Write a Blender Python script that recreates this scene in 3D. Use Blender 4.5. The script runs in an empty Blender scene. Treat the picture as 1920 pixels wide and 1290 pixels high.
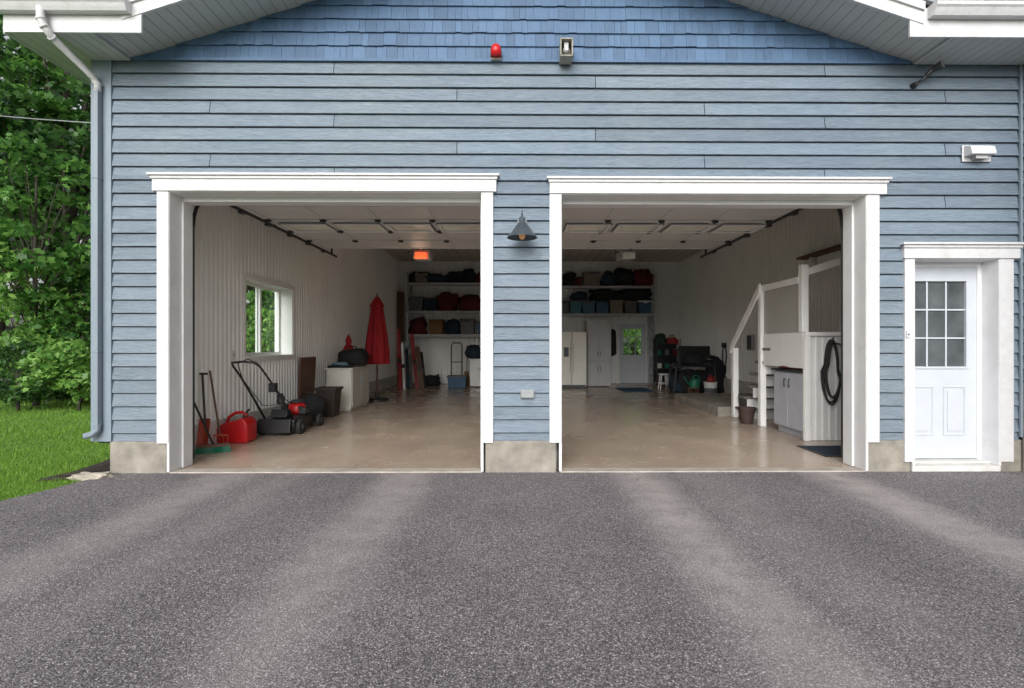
import bpy, math, random
import numpy as np
from mathutils import Vector, Matrix, noise as mn
R = random.Random(7)
C = bpy.context.scene.collection
H=1.278; W=5.13; F=960.0; CX=981.0; HY=646.0; TH=0.0087
def XZ(px,py,Y):
    u=(px-CX)/F; t=Y/(math.cos(TH)-u*math.sin(TH))
    return t*(u*math.cos(TH)+math.sin(TH)), H-t*(py-HY)/F
def X(px,Y): return XZ(px,HY,Y)[0]
def Z(py,Y,px=973): return XZ(px,py,Y)[1]

# ---------------- materials
def M(name,col,rough=.6,var=.12,vs=6,bump=0,bs=40,metal=0,stretch=(1,1,1),island=0,emis=0,spec=.5,detail=4):
    m=bpy.data.materials.new(name); m.use_nodes=True; n=m.node_tree.nodes; l=m.node_tree.links
    p=n['Principled BSDF']; p.inputs['Roughness'].default_value=rough; p.inputs['Metallic'].default_value=metal
    p.inputs['Specular IOR Level'].default_value=spec
    tc=n.new('ShaderNodeTexCoord'); mp=n.new('ShaderNodeMapping'); mp.inputs['Scale'].default_value=stretch
    l.new(tc.outputs['Object'],mp.inputs[0])
    no=n.new('ShaderNodeTexNoise'); no.inputs['Scale'].default_value=vs; no.inputs['Detail'].default_value=detail
    l.new(mp.outputs[0],no.inputs['Vector'])
    rp=n.new('ShaderNodeValToRGB'); rp.color_ramp.elements[0].position=.25; rp.color_ramp.elements[1].position=.75
    rp.color_ramp.elements[0].color=[max(0,c*(1-var)) for c in col]+[1]
    rp.color_ramp.elements[1].color=[min(1,c*(1+var)) for c in col]+[1]
    src=no.outputs['Fac']
    if island:
        g=n.new('ShaderNodeNewGeometry')
        mx=n.new('ShaderNodeMix'); mx.inputs[0].default_value=island
        l.new(no.outputs['Fac'],mx.inputs[2]); l.new(g.outputs['Random Per Island'],mx.inputs[3]); src=mx.outputs[0]
    l.new(src,rp.inputs[0]); l.new(rp.outputs[0],p.inputs['Base Color'])
    if bump:
        nb=n.new('ShaderNodeTexNoise'); nb.inputs['Scale'].default_value=bs; nb.inputs['Detail'].default_value=5
        l.new(mp.outputs[0],nb.inputs['Vector'])
        b=n.new('ShaderNodeBump'); b.inputs['Strength'].default_value=bump; b.inputs['Distance'].default_value=.01
        l.new(nb.outputs['Fac'],b.inputs['Height']); l.new(b.outputs[0],p.inputs['Normal'])
    if emis:
        p.inputs['Emission Color'].default_value=list(col)+[1]; p.inputs['Emission Strength'].default_value=emis
    return m
def leafmat(name,c0,c1,rough=.45,tr=.42):
    m=M(name,(.05,.1,.03),rough,.1,1.2,island=.6); n=m.node_tree.nodes; l=m.node_tree.links
    rp=[x for x in n if x.type=='VALTORGB'][0]
    rp.color_ramp.elements[0].color=list(c0)+[1]; rp.color_ramp.elements[1].color=list(c1)+[1]
    t=n.new('ShaderNodeBsdfTranslucent'); l.new(rp.outputs[0],t.inputs[0])
    ms=n.new('ShaderNodeMixShader'); ms.inputs[0].default_value=tr
    l.new(n['Principled BSDF'].outputs[0],ms.inputs[1]); l.new(t.outputs[0],ms.inputs[2])
    l.new(ms.outputs[0],n['Material Output'].inputs[0]); return m
def glassmat(name,tint=(.93,.97,.95),mix=.04):
    m=bpy.data.materials.new(name); m.use_nodes=True; n=m.node_tree.nodes; l=m.node_tree.links; n.clear()
    o=n.new('ShaderNodeOutputMaterial'); t=n.new('ShaderNodeBsdfTransparent'); t.inputs[0].default_value=list(tint)+[1]
    g=n.new('ShaderNodeBsdfGlossy'); g.inputs['Roughness'].default_value=.03
    no=n.new('ShaderNodeTexNoise'); no.inputs['Scale'].default_value=3
    mr=n.new('ShaderNodeMapRange'); mr.inputs[3].default_value=mix*.7; mr.inputs[4].default_value=mix*1.3
    l.new(no.outputs['Fac'],mr.inputs[0])
    x=n.new('ShaderNodeMixShader'); l.new(mr.outputs[0],x.inputs[0])
    l.new(t.outputs[0],x.inputs[1]); l.new(g.outputs[0],x.inputs[2]); l.new(x.outputs[0],o.inputs[0]); return m
def mulramp(m,fac_socket,c0,c1,p0,p1):
    n=m.node_tree.nodes; l=m.node_tree.links; p=n['Principled BSDF']
    c=n.new('ShaderNodeValToRGB'); e=c.color_ramp.elements; e[0].position=p0; e[0].color=list(c0)+[1]; e[1].position=p1; e[1].color=list(c1)+[1]; l.new(fac_socket,c.inputs[0])
    old=p.inputs['Base Color'].links[0].from_socket
    mx=n.new('ShaderNodeMix'); mx.data_type='RGBA'; mx.blend_type='MULTIPLY'; mx.inputs[0].default_value=1
    l.new(old,mx.inputs[6]); l.new(c.outputs[0],mx.inputs[7]); l.new(mx.outputs[2],p.inputs['Base Color'])
def texnoise(m,scale,detail,st,rough=.5,dist=0):
    n=m.node_tree.nodes; l=m.node_tree.links
    tc=n.new('ShaderNodeTexCoord'); mp=n.new('ShaderNodeMapping'); mp.inputs['Scale'].default_value=st; l.new(tc.outputs['Object'],mp.inputs[0])
    x=n.new('ShaderNodeTexNoise'); x.inputs['Scale'].default_value=scale; x.inputs['Detail'].default_value=detail; x.inputs['Roughness'].default_value=rough; x.inputs['Distortion'].default_value=dist; l.new(mp.outputs[0],x.inputs['Vector']); return x.outputs['Fac']

mSid=M('siding_paint',(.178,.226,.278),.48,.15,2,bump=1.0,bs=11,stretch=(.9,.9,16),island=.4,detail=6)
mulramp(mSid,texnoise(mSid,6,8,(1,1,22),.75,1.2),(.60,.64,.68),(1.18,1.15,1.12),.30,.60)
mulramp(mSid,texnoise(mSid,.5,4,(1,1,1),.6),(.88,.92,.98),(1.10,1.08,1.02),.3,.7)
mSh=M('shingle_paint',(.072,.137,.245),.6,.16,5,bump=.5,bs=14,stretch=(8,8,1),island=.5)
mulramp(mSh,texnoise(mSh,1.2,5,(1,1,1),.6),(.88,.88,.9),(1.1,1.08,1.04),.35,.65)
mCor=M('corner_paint',(.20,.25,.30),.5,.08,4,bump=.2,bs=20,stretch=(10,10,1))
mDsp=M('downspout_paint',(.20,.245,.285),.45,.06,4)
mTrim=M('white_trim_paint',(.56,.56,.57),.5,.06,5,bump=.4,bs=10,stretch=(3,3,3))
mulramp(mTrim,texnoise(mTrim,3,10,(1,1,1),.75),(.84,.83,.80),(1.04,1.04,1.04),.28,.45)
mJamb=M('jamb_white_paint',(.72,.72,.73),.5,.06,5,bump=.2,bs=10)
mulramp(mJamb,texnoise(mJamb,3,10,(1,1,1),.75),(.86,.85,.82),(1.04,1.04,1.04),.28,.42)
mWhite=M('cool_white_paint',(.52,.55,.60),.42,.04,6)
mPanel=M('white_wall_panel',(.89,.89,.88),.45,.04,1.5)
mInW=M('interior_white_paint',(.84,.84,.84),.45,.05,5)
mCeil=M('ceiling_panel',(.72,.67,.60),.6,.08,2)
mDoorIn=M('garage_door_inner',(.66,.66,.67),.5,.06,3)
mConc=M('foundation_concrete',(.26,.24,.205),.85,.35,6,bump=.7,bs=30,detail=8)
mThr=M('threshold_concrete',(.38,.34,.30),.85,.25,7,bump=.5,bs=30,detail=8)
mKerb=M('painted_concrete',(.60,.59,.57),.8,.15,6,bump=.3)
mTread=M('stair_tread_paint',(.16,.15,.145),.6,.2,6)
mRailP=M('taupe_panel_paint',(.40,.39,.36),.5,.06,4)
mDark=M('core_dark',(.022,.027,.032),.9)
mBlack=M('black_plastic',(.016,.016,.018),.4,.2)
mRub=M('rubber',(.02,.02,.02),.7,.2)
mMetal=M('grey_steel',(.42,.44,.47),.4,.15,8,metal=.4)
mDMet=M('dark_steel',(.05,.055,.06),.45,.2,8,metal=.4)
mLampM=M('slate_enamel',(.06,.075,.09),.35,.2,8,metal=.2)
mRed=M('red_plastic',(.50,.010,.014),.35,.12)
mRedF=M('red_fabric',(.36,.010,.020),.8,.25,7,bump=.3)
mGreenP=M('green_plastic',(.01,.17,.10),.5,.2,30)
mOr=M('orange_red_plastic',(.38,.05,.02),.5,.15)
mWood=M('brown_wood',(.12,.06,.035),.6,.35,6,stretch=(1,1,8))
mCab=M('cream_cabinet',(.64,.63,.57),.5,.06)
mGrey=M('grey_cabinet',(.44,.46,.51),.5,.06)
mGrey2=M('light_grey_cabinet',(.44,.44,.46),.5,.06)
mFridge=M('cream_enamel',(.76,.74,.66),.35,.04)
mBlue=M('blue_plastic',(.03,.10,.19),.45,.25)
mTeal=M('teal_plastic',(.02,.14,.18),.45,.15)
mBeige=M('beige_plastic',(.20,.17,.13),.5,.15)
mGP=M('grey_plastic',(.10,.11,.12),.5,.15)
mCard=M('cardboard',(.22,.11,.05),.8,.15)
mBagK=M('black_cloth',(.015,.015,.018),.85,.4,8,bump=.4,bs=12)
mBagR=M('dark_red_cloth',(.10,.010,.015),.85,.4,8,bump=.4,bs=12)
mBagB=M('dark_blue_cloth',(.018,.035,.06),.85,.4,8,bump=.4,bs=12)
mBulb=M('amber_bulb',(.6,.3,.1),.2,.1,emis=.3)
mLit=M('lit_orange_lens',(1,.13,.04),.3,.05,emis=1.0)
mLens=M('pale_lens',(.8,.79,.75),.3,.05)
mSiren=M('beige_grey_plastic',(.32,.30,.25),.5,.15)
mOut=M('grey_outlet_plastic',(.26,.28,.28),.5,.1)
mRugB=M('dark_blue_rug',(.015,.03,.055),.95,.6,25)
mRug2=M('blue_rug',(.03,.10,.20),.95,.6,25)
mBark=M('bark',(.06,.05,.04),.9,.4,8,bump=.8,bs=20,stretch=(3,3,.6))
mRoof=M('asphalt_roof_shingle',(.05,.05,.055),.9,.3,30)
mRock=M('limestone',(.36,.33,.27),.85,.3,8,bump=.7,bs=12)
mMulch=M('mulch',(.030,.022,.016),.95,.6,30,bump=1,bs=60)
mLitter=M('dry_leaf',(.12,.07,.035),.9,.4,3,island=.6)
mLeaf=leafmat('maple_leaf',(.032,.115,.022),(.19,.40,.085))
mLeafD=leafmat('dark_leaf',(.016,.055,.016),(.10,.22,.055))
mLeafW=leafmat('wood_leaf',(.010,.030,.010),(.05,.11,.03))
mLeafL=leafmat('bright_leaf',(.09,.23,.04),(.32,.54,.13))
mLeafLit=leafmat('lit_yard_leaf',(.20,.42,.08),(.46,.70,.22))  # colour raised past natural leaf, painted light for the shrub the garage shades
mBlade=leafmat('grass_blade',(.10,.23,.022),(.27,.46,.06))
mGlass=glassmat('window_glass')
mDGlass=M('dark_door_glass',(.085,.095,.10),.10,.5,4,spec=.4)
mDWin=M('garage_door_glazing',(.95,.92,.83),.15,.08,2)

mSof=M('vented_soffit',(.52,.52,.52),.55,.05,3)
def addribs(m,axis,scale,dark=.35,wd=.10):
    n=m.node_tree.nodes; l=m.node_tree.links
    tc=n.new('ShaderNodeTexCoord'); s=n.new('ShaderNodeSeparateXYZ'); l.new(tc.outputs['Object'],s.inputs[0])
    a=n.new('ShaderNodeMath'); a.operation='MULTIPLY'; a.inputs[1].default_value=scale; l.new(s.outputs[axis],a.inputs[0])
    f=n.new('ShaderNodeMath'); f.operation='FRACT'; l.new(a.outputs[0],f.inputs[0])
    c=n.new('ShaderNodeValToRGB'); e=c.color_ramp.elements; e[0].position=0; e[0].color=(dark,dark,dark,1); e[1].position=wd; e[1].color=(1,1,1,1)
    l.new(f.outputs[0],c.inputs[0])
    p=n['Principled BSDF']; old=p.inputs['Base Color'].links[0].from_socket
    mx=n.new('ShaderNodeMix'); mx.data_type='RGBA'; mx.blend_type='MULTIPLY'; mx.inputs[0].default_value=1
    l.new(old,mx.inputs[6]); l.new(c.outputs[0],mx.inputs[7]); l.new(mx.outputs[2],p.inputs['Base Color'])
    b=n.new('ShaderNodeBump'); b.inputs['Strength'].default_value=.6; b.inputs['Distance'].default_value=.01
    l.new(c.outputs[0],b.inputs['Height']); l.new(b.outputs[0],p.inputs['Normal'])
addribs(mSof,0,10)
addribs(mCeil,0,3.3)

def asphalt():
    m=bpy.data.materials.new('asphalt'); m.use_nodes=True; n=m.node_tree.nodes; l=m.node_tree.links; p=n['Principled BSDF']
    tc=n.new('ShaderNodeTexCoord'); O=tc.outputs['Object']
    def noise(s,d=4,r=.5,vec=None):
        x=n.new('ShaderNodeTexNoise'); x.inputs['Scale'].default_value=s; x.inputs['Detail'].default_value=d; x.inputs['Roughness'].default_value=r; l.new(vec or O,x.inputs['Vector']); return x.outputs['Fac']
    def ma(op,a,b=None,c=None):
        x=n.new('ShaderNodeMath'); x.operation=op
        for i,v in enumerate((a,b,c)):
            if v is None: continue
            if isinstance(v,(int,float)): x.inputs[i].default_value=v
            else: l.new(v,x.inputs[i])
        return x.outputs[0]
    def mrange(src,a,b,c,d):
        x=n.new('ShaderNodeMapRange'); 
        for i,v in enumerate((a,b,c,d)): x.inputs[i+1].default_value=v
        l.new(src,x.inputs[0]); return x.outputs[0]
    v=n.new('ShaderNodeTexVoronoi'); v.inputs['Scale'].default_value=155; l.new(O,v.inputs['Vector'])
    sx=n.new('ShaderNodeSeparateXYZ'); l.new(v.outputs['Color'],sx.inputs[0])
    rp=n.new('ShaderNodeValToRGB'); e=rp.color_ramp.elements
    e[0].position=0; e[0].color=(.098,.086,.092,1); e[1].position=1; e[1].color=(.56,.52,.53,1)
    for pos,c in ((.40,(.165,.147,.156)),(.75,(.245,.222,.233)),(.93,(.37,.34,.353))):
        q=e.new(pos); q.color=list(c)+[1]
    l.new(sx.outputs[0],rp.inputs[0])
    gp=mrange(v.outputs['Distance'],.3,.8,1.10,.36)
    mx=n.new('ShaderNodeMix'); mx.data_type='RGBA'; mx.blend_type='MULTIPLY'; mx.inputs[0].default_value=1
    l.new(rp.outputs[0],mx.inputs[6])
    cc=n.new('ShaderNodeCombineColor')
    g=ma('MULTIPLY',ma('MULTIPLY',gp,mrange(noise(1.1,7,.65),.3,.7,.82,1.18)),mrange(noise(45,4,.6),.3,.7,.76,1.24))
    for i in range(3): l.new(g,cc.inputs[i])
    l.new(cc.outputs[0],mx.inputs[7])
    s=n.new('ShaderNodeSeparateXYZ'); l.new(O,s.inputs[0])
    xd=ma('ADD',s.outputs[0],ma('MULTIPLY',ma('SUBTRACT',noise(.8,3),.5),.32))
    tot=None
    for c,w,k in ((-2.80,.46,.55),(-1.08,.46,.62),(1.15,.46,.85),(3.0,.46,.85),(-2.2,.35,.25),(1.75,.5,.22)):
        d=ma('ABSOLUTE',ma('SUBTRACT',xd,c))
        r=n.new('ShaderNodeMapRange'); r.interpolation_type='SMOOTHERSTEP'; r.inputs[1].default_value=0; r.inputs[2].default_value=w; r.inputs[3].default_value=k; r.inputs[4].default_value=0
        l.new(d,r.inputs[0]); tot=r.outputs[0] if tot is None else ma('MAXIMUM',tot,r.outputs[0])
    fac=ma('MULTIPLY',ma('MULTIPLY',tot,mrange(s.outputs[1],1.7,4.0,.55,1)),mrange(noise(5,6,.6),.3,.7,.35,.9))
    m2=n.new('ShaderNodeMix'); m2.data_type='RGBA'; l.new(fac,m2.inputs[0]); l.new(mx.outputs[2],m2.inputs[6])
    dc=n.new('ShaderNodeMix'); dc.data_type='RGBA'; l.new(mrange(noise(120,2),.35,.65,0,1),dc.inputs[0]); dc.inputs[6].default_value=(.33,.295,.285,1); dc.inputs[7].default_value=(.54,.495,.48,1)
    l.new(dc.outputs[2],m2.inputs[7])
    l.new(m2.outputs[2],p.inputs['Base Color']); p.inputs['Roughness'].default_value=.85
    b=n.new('ShaderNodeBump'); b.inputs['Strength'].default_value=.7; b.inputs['Distance'].default_value=.004
    hh=ma('ADD',ma('MULTIPLY',v.outputs['Distance'],-1),ma('MULTIPLY',noise(40,3),.6)); l.new(hh,b.inputs['Height']); l.new(b.outputs[0],p.inputs['Normal'])
    return m
mAsp=asphalt()
mFloor=M('garage_concrete',(.45,.365,.29),.42,.12,1.1,bump=.05,bs=30,detail=10)
_n=mFloor.node_tree; _r=_n.nodes.new('ShaderNodeMapRange'); _r.inputs[1].default_value=.3; _r.inputs[2].default_value=.7; _r.inputs[3].default_value=.10; _r.inputs[4].default_value=.34
_n.links.new(texnoise(mFloor,1.6,8,(1,1,1),.6),_r.inputs[0]); _n.links.new(_r.outputs[0],_n.nodes['Principled BSDF'].inputs['Roughness'])
mulramp(mFloor,texnoise(mFloor,2.2,12,(1,.5,1),.72,.3),(.80,.78,.76),(1.08,1.08,1.08),.25,.75)
mulramp(mFloor,texnoise(mFloor,14,10,(1,.5,1),.8,.4),(.88,.87,.86),(1.03,1.03,1.03),.30,.55)
mLawn=M('lawn_soil',(.10,.20,.03),.95,.4,5,bump=.6,bs=50)

# ---------------- mesh builder
def wl(o):
    v=Vector(o.location)
    while o.parent: o=o.parent; v+=Vector(o.location)
    return v
class MB:
    def __init__(s): s.v=[]; s.f=[]
    def add(s,vs,fs):
        b=len(s.v); s.v+= [tuple(v) for v in vs]; s.f+=[tuple(b+i for i in f) for f in fs]; return s
    def box(s,x0,x1,y0,y1,z0,z1,rot=None,piv=None):
        vs=[(x,y,z) for x in (x0,x1) for y in (y0,y1) for z in (z0,z1)]
        if rot is not None:
            pv=Vector(piv) if piv is not None else Vector(((x0+x1)/2,(y0+y1)/2,(z0+z1)/2))
            vs=[tuple(rot@(Vector(v)-pv)+pv) for v in vs]
        return s.add(vs,[(0,1,3,2),(4,6,7,5),(0,4,5,1),(2,3,7,6),(0,2,6,4),(1,5,7,3)])
    def prism(s,pts,axis,a,b):
        n=len(pts)
        def mp(p,c):
            if axis=='x': return (c,p[0],p[1])
            if axis=='y': return (p[0],c,p[1])
            return (p[0],p[1],c)
        vs=[mp(p,a) for p in pts]+[mp(p,b) for p in pts]
        fs=[tuple(range(n))[::-1],tuple(range(n,2*n))]+[(i,(i+1)%n,n+(i+1)%n,n+i) for i in range(n)]
        return s.add(vs,fs)
    def frust(s,x0,x1,y0,y1,z0,z1,k):
        cx,cy=(x0+x1)/2,(y0+y1)/2; hx,hy=(x1-x0)/2,(y1-y0)/2
        vs=[(cx+a*hx*kk,cy+b*hy*kk,z) for z,kk in ((z0,k),(z1,1)) for a,b in ((-1,-1),(1,-1),(1,1),(-1,1))]
        return s.add(vs,[(3,2,1,0),(4,5,6,7)]+[(i,(i+1)%4,4+(i+1)%4,4+i) for i in range(4)])
    def tube(s,path,r,n=8,r2=None,closed=False):
        P=[Vector(p) for p in path]; L=len(P); rings=[]; prev=None
        for i,p in enumerate(P):
            if closed: d=(P[(i+1)%L]-P[i-1])
            else: d=(P[min(i+1,L-1)]-P[max(i-1,0)])
            d.normalize()
            if prev is None:
                u=d.cross(Vector((0,0,1)))
                if u.length<.05: u=d.cross(Vector((1,0,0)))
            else: u=prev-d*prev.dot(d)
            u.normalize(); prev=u; w=d.cross(u)
            rr=r if r2 is None else r+(r2-r)*i/(L-1)
            rings.append([p+u*math.cos(2*math.pi*k/n)*rr+w*math.sin(2*math.pi*k/n)*rr for k in range(n)])
        vs=[v for q in rings for v in q]; fs=[]
        for i in range(L if closed else L-1):
            j=(i+1)%L
            for k in range(n): fs.append((i*n+k,i*n+(k+1)%n,j*n+(k+1)%n,j*n+k))
        if not closed: fs+= [tuple(range(n))[::-1],tuple(range((L-1)*n,L*n))]
        return s.add(vs,fs)
    def lathe(s,prof,c,n=24,ax='z',wob=0):
        vs=[];fs=[]
        for r,h in prof:
            for k in range(n):
                a=2*math.pi*k/n; rr=r*(1+wob*math.cos(8*a))
                p={'z':(rr*math.cos(a),rr*math.sin(a),h),'x':(h,rr*math.cos(a),rr*math.sin(a)),'y':(rr*math.cos(a),h,rr*math.sin(a))}[ax]
                vs.append((c[0]+p[0],c[1]+p[1],c[2]+p[2]))
        L=len(prof)
        for i in range(L-1):
            for k in range(n): fs.append((i*n+k,i*n+(k+1)%n,(i+1)*n+(k+1)%n,(i+1)*n+k))
        fs+=[tuple(range(n))[::-1],tuple(range((L-1)*n,L*n))]
        return s.add(vs,fs)
    def blob(s,c,r,amp=.25,seed=0,n=14):
        vs=[];fs=[]
        m=n//2+1
        for i in range(m):
            t=math.pi*i/(m-1)
            for k in range(n):
                a=2*math.pi*k/n; d=Vector((math.sin(t)*math.cos(a),math.sin(t)*math.sin(a),math.cos(t)))
                q=1+amp*mn.noise(d*1.7+Vector((seed*3.1,seed,0)))+amp*.5*mn.noise(d*4+Vector((seed,0,seed)))
                sq=[math.copysign(abs(x)**.7,x) for x in d]
                vs.append((c[0]+r[0]*sq[0]*q,c[1]+r[1]*sq[1]*q,max(c[2]-r[2]*.85,c[2]+r[2]*sq[2]*q)))
        for i in range(m-1):
            for k in range(n): fs.append((i*n+k,i*n+(k+1)%n,(i+1)*n+(k+1)%n,(i+1)*n+k))
        return s.add(vs,fs)
    def build(s,name,mat,parent=None,bevel=0,smooth=False,origin=True):
        vs=s.v; off=Vector((0,0,0))
        if parent is not None: off=wl(parent)
        elif origin:
            a=np.array(vs); mi,ma=a.min(0),a.max(0); off=Vector(((mi[0]+ma[0])/2,(mi[1]+ma[1])/2,mi[2]))
        me=bpy.data.meshes.new(name); me.from_pydata([(x-off[0],y-off[1],z-off[2]) for x,y,z in vs],[],s.f)
        me.materials.append(mat)
        if smooth: me.polygons.foreach_set('use_smooth',[True]*len(me.polygons))
        o=bpy.data.objects.new(name,me); C.objects.link(o)
        if parent is not None: o.parent=parent
        else: o.location=off
        if bevel:
            b=o.modifiers.new('bevel','BEVEL'); b.width=bevel; b.segments=2; b.limit_method='ANGLE'
        return o
def fixn(o):
    import bmesh
    bm=bmesh.new(); bm.from_mesh(o.data); bmesh.ops.recalc_face_normals(bm,faces=bm.faces); bm.to_mesh(o.data); bm.free(); return o
def tag(o,label,cat,group=None):
    o['label']=label; o['category']=cat
    if group: o['group']=group
    return o
def thing(name,label,cat,loc,group=None):
    o=bpy.data.objects.new(name,None); C.objects.link(o); o.location=loc; o.empty_display_size=.1
    return tag(o,label,cat,group)
def struct(o): o['kind']='structure'; return o

# ---------------- generic walls
def laps(mb,mp,u0,u1,z0,z1,pitch,th,ops,joints=None,gap=.010):
    n=int(math.ceil((z1-z0)/pitch))
    for k in range(n):
        zb=z1-k*pitch; za=zb-pitch; zs=max(za,z0)
        br=sorted({zs,zb}|{z for o in ops for z in (o[2],o[3]) if zs<z<zb})
        js=sorted(joints(k)) if joints else []
        for a,b in zip(br[:-1],br[1:]):
            if b-a<.014: continue
            mid=(a+b)/2
            us=[(u0,u1)]
            for o in ops:
                if o[2]<mid<o[3]:
                    nu=[]
                    for p,q in us:
                        if o[1]<=p or o[0]>=q: nu.append((p,q)); continue
                        if o[0]>p: nu.append((p,o[0]))
                        if o[1]<q: nu.append((o[1],q))
                    us=nu
            for p,q in us:
                cuts=[p]+[j for j in js if p+.05<j<q-.05]+[q]
                for i in range(len(cuts)-1):
                    x0=cuts[i]+(.0035 if i else 0); x1=cuts[i+1]-(.0035 if i<len(cuts)-2 else 0)
                    da=th*(1-(a-za)/pitch)+.002; db=th*(1-(b-za)/pitch)+.002
                    jz=R.uniform(-.0012,.0012)
                    g=gap if a==za else 0
                    vs=[mp(x0,da,a+jz+g),mp(x1,da,a-jz+g),mp(x1,db,b),mp(x0,db,b)]; fs=[(0,1,2,3)]
                    vs+=[mp(x0,-.006,a+jz+g),mp(x1,-.006,a-jz+g)]; fs.append((4,5,1,0))
                    mb.add(vs,fs)
def ribs(mb,mp,u0,u1,z0,z1,ops,pitch=.1,dep=.020):
    pts=[]; k=0
    while u0+k*pitch<u1:
        for f,d in ((0,0),(.52,0),(.60,dep),(.90,dep)): pts.append((u0+(k+f)*pitch,d))
        k+=1
    pts=[p for p in pts if p[0]<u1]+[(u1,0)]
    for o in ops:
        for e in (o[0],o[1]):
            for i in range(len(pts)-1):
                if pts[i][0]<e<pts[i+1][0]:
                    t=(e-pts[i][0])/(pts[i+1][0]-pts[i][0]); pts.insert(i+1,(e,pts[i][1]*(1-t)+pts[i+1][1]*t)); break
    for (a,da),(b,db) in zip(pts[:-1],pts[1:]):
        zz=[(z0,z1)]
        for o in ops:
            if o[0]<=(a+b)/2<=o[1]:
                nz=[]
                for p,q in zz:
                    if o[2]>p: nz.append((p,min(q,o[2])))
                    if o[3]<q: nz.append((max(p,o[3]),q))
                zz=nz
        for p,q in zz: mb.add([mp(a,da,p),mp(b,db,p),mp(b,db,q),mp(a,da,q)],[(0,1,2,3)])
def core(mb,boxf,u0,u1,z0,z1,ops):
    us=sorted({u0,u1}|{x for o in ops for x in o[:2] if u0<x<u1}); zs=sorted({z0,z1}|{x for o in ops for x in o[2:] if z0<x<z1})
    for a,b in zip(us[:-1],us[1:]):
        st=None
        for c,d in list(zip(zs[:-1],zs[1:]))+[(None,None)]:
            inside = c is None or any(o[0]<(a+b)/2<o[1] and o[2]<(c+d)/2<o[3] for o in ops)
            if not inside:
                st=c if st is None else st; en=d
            elif st is not None: boxf(mb,a,b,st,en); st=None

# ---------------- ground
YB=16.8; XLW=-3.92; XRW=5.34; ZC=4.0
CL=X(180,W); CR=X(1908,W); ZT=4.10
mb=MB(); mb.add([(-300,-200,-.03),(300,-200,-.03),(300,400,-.03),(-300,400,-.03)],[(0,1,2,3)])
struct(mb.build('ground',mLawn,origin=False))
edge=[(-6.2,-20),(-5.4,-4),(-4.75,1.5),(-4.52,2.9),(-4.30,3.8),(-4.24,4.2),(-4.14,4.55),(-4.10,4.8),(-4.05,5.0),(CL+.1,5.12)]
mb=MB(); mb.prism(edge+[(CL+.1,5.3),(9,5.3),(9,-20)],'z',-.09,0)
struct(fixn(mb.build('driveway',mAsp,origin=False)))
mb=MB(); mb.box(CL+.1,XRW+.1,W+.13,YB+.2,-.1,.008)
struct(mb.build('garage_floor',mFloor,origin=False))
mb=MB()
mb.blob((-4.36,5.5,-.03),(.20,.60,.04),.5,3,20); struct(mb.build('mulch_bed',mMulch,origin=False,smooth=True))

# ---------------- building
BLD=thing('garage_building','blue grey clapboard garage with two open bays, blue shingled gable and white trim','building',(0,W,0))
o1=(X(320,W),X(903,W),-1,Z(361,W,600)); o2=(X(1052,W),X(1621,W),-1,Z(366,W,1350)); o3=(X(1711,W),X(1869,W),.06,Z(486,W,1790))
c1=(X(298,W),X(925,W),-1,Z(331,W,600)); c2=(X(1030,W),X(1645,W),-1,Z(338,W,1350)); c3=(X(1692,W),X(1895,W),-1,Z(459,W,1790))
ZS=.317
for o in (o1,o2):
    mb=MB(); mb.box(o[0]-.01,o[1]+.01,W-.02,W+.128,-.05,.012); mb.build('threshold',mThr,BLD,bevel=.006)
jx=[[627,1545],[205,1116],[857,1770],[395,1320]]
mb=MB(); laps(mb,lambda u,d,z:(u,W-d,z),X(213,W),CR,ZS,ZT,.1325,.022,[c1,c2,c3],lambda k:[X(p,W) for p in jx[k%4]])
mb.build('siding',mSid,BLD)
winL=[(7.32,8.86,1.08,2.24),(13.35,14.8,1.12,2.2)]
mb=MB(); laps(mb,lambda u,d,z:(CL+.02-d,u,z),W+.02,YB+.2,ZS,ZT,.1325,.02,winL,lambda k:[W+1.3*(k%4)+3.1])
mb.build('siding',mSid,BLD)
WT=.26
mb=MB()
core(mb,lambda m,a,b,c,d:m.box(a,b,W+.008,W+WT,c,d),CL+.026,CR+.5,ZS-.02,ZT,[o1,o2,o3])
core(mb,lambda m,a,b,c,d:m.box(CL+.028,XLW-.006,a,b,c,d),W+WT+.005,YB+.2,-.05,ZT,winL)
bd=(X(1160,YB),X(1211,YB),-.1,Z(606,YB,1185))
core(mb,lambda m,a,b,c,d:m.box(a,b,YB+.004,YB+.2,c,d),XLW,XRW,-.05,ZT,[bd])
mb.box(XRW+.004,XRW+.2,W+WT+.005,YB+.2,-.05,ZT)
mb.build('wall_frame',mDark,BLD)
mb=MB(); ribs(mb,lambda u,d,z:(XLW+d,u,z),W+WT,YB,.30,ZC,winL); mb.build('wall_panelling',mPanel,BLD)
mb=MB(); ribs(mb,lambda u,d,z:(u,YB-d,z),XLW,XRW,.0,ZC,[bd]); mb.build('wall_panelling',mPanel,BLD)
mb=MB(); ribs(mb,lambda u,d,z:(XRW-d,u,z),W+WT,YB,.30,ZC,[]); mb.build('wall_panelling',mPanel,BLD)
mb=MB(); core(mb,lambda m,a,b,c,d:m.box(a,b,W+WT+.002,W+WT+.02,c,d),XLW,XRW,0,ZC,[o1,o2,o3]); mb.build('inner_front_wall',mPanel,BLD)
mb=MB(); mb.box(XLW,XLW+.05,W+WT+.02,YB,0,.30); mb.build('wall_kerb',mKerb,BLD,bevel=.008)
mb=MB(); mb.box(XRW-.05,XRW,W+WT+.02,YB,0,.42); mb.build('wall_kerb',mKerb,BLD,bevel=.008)
mb=MB(); mb.box(CL+.03,XRW+.1,W+.2,YB+.1,ZC,ZC+.08); mb.build('ceiling',mCeil,BLD)
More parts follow.
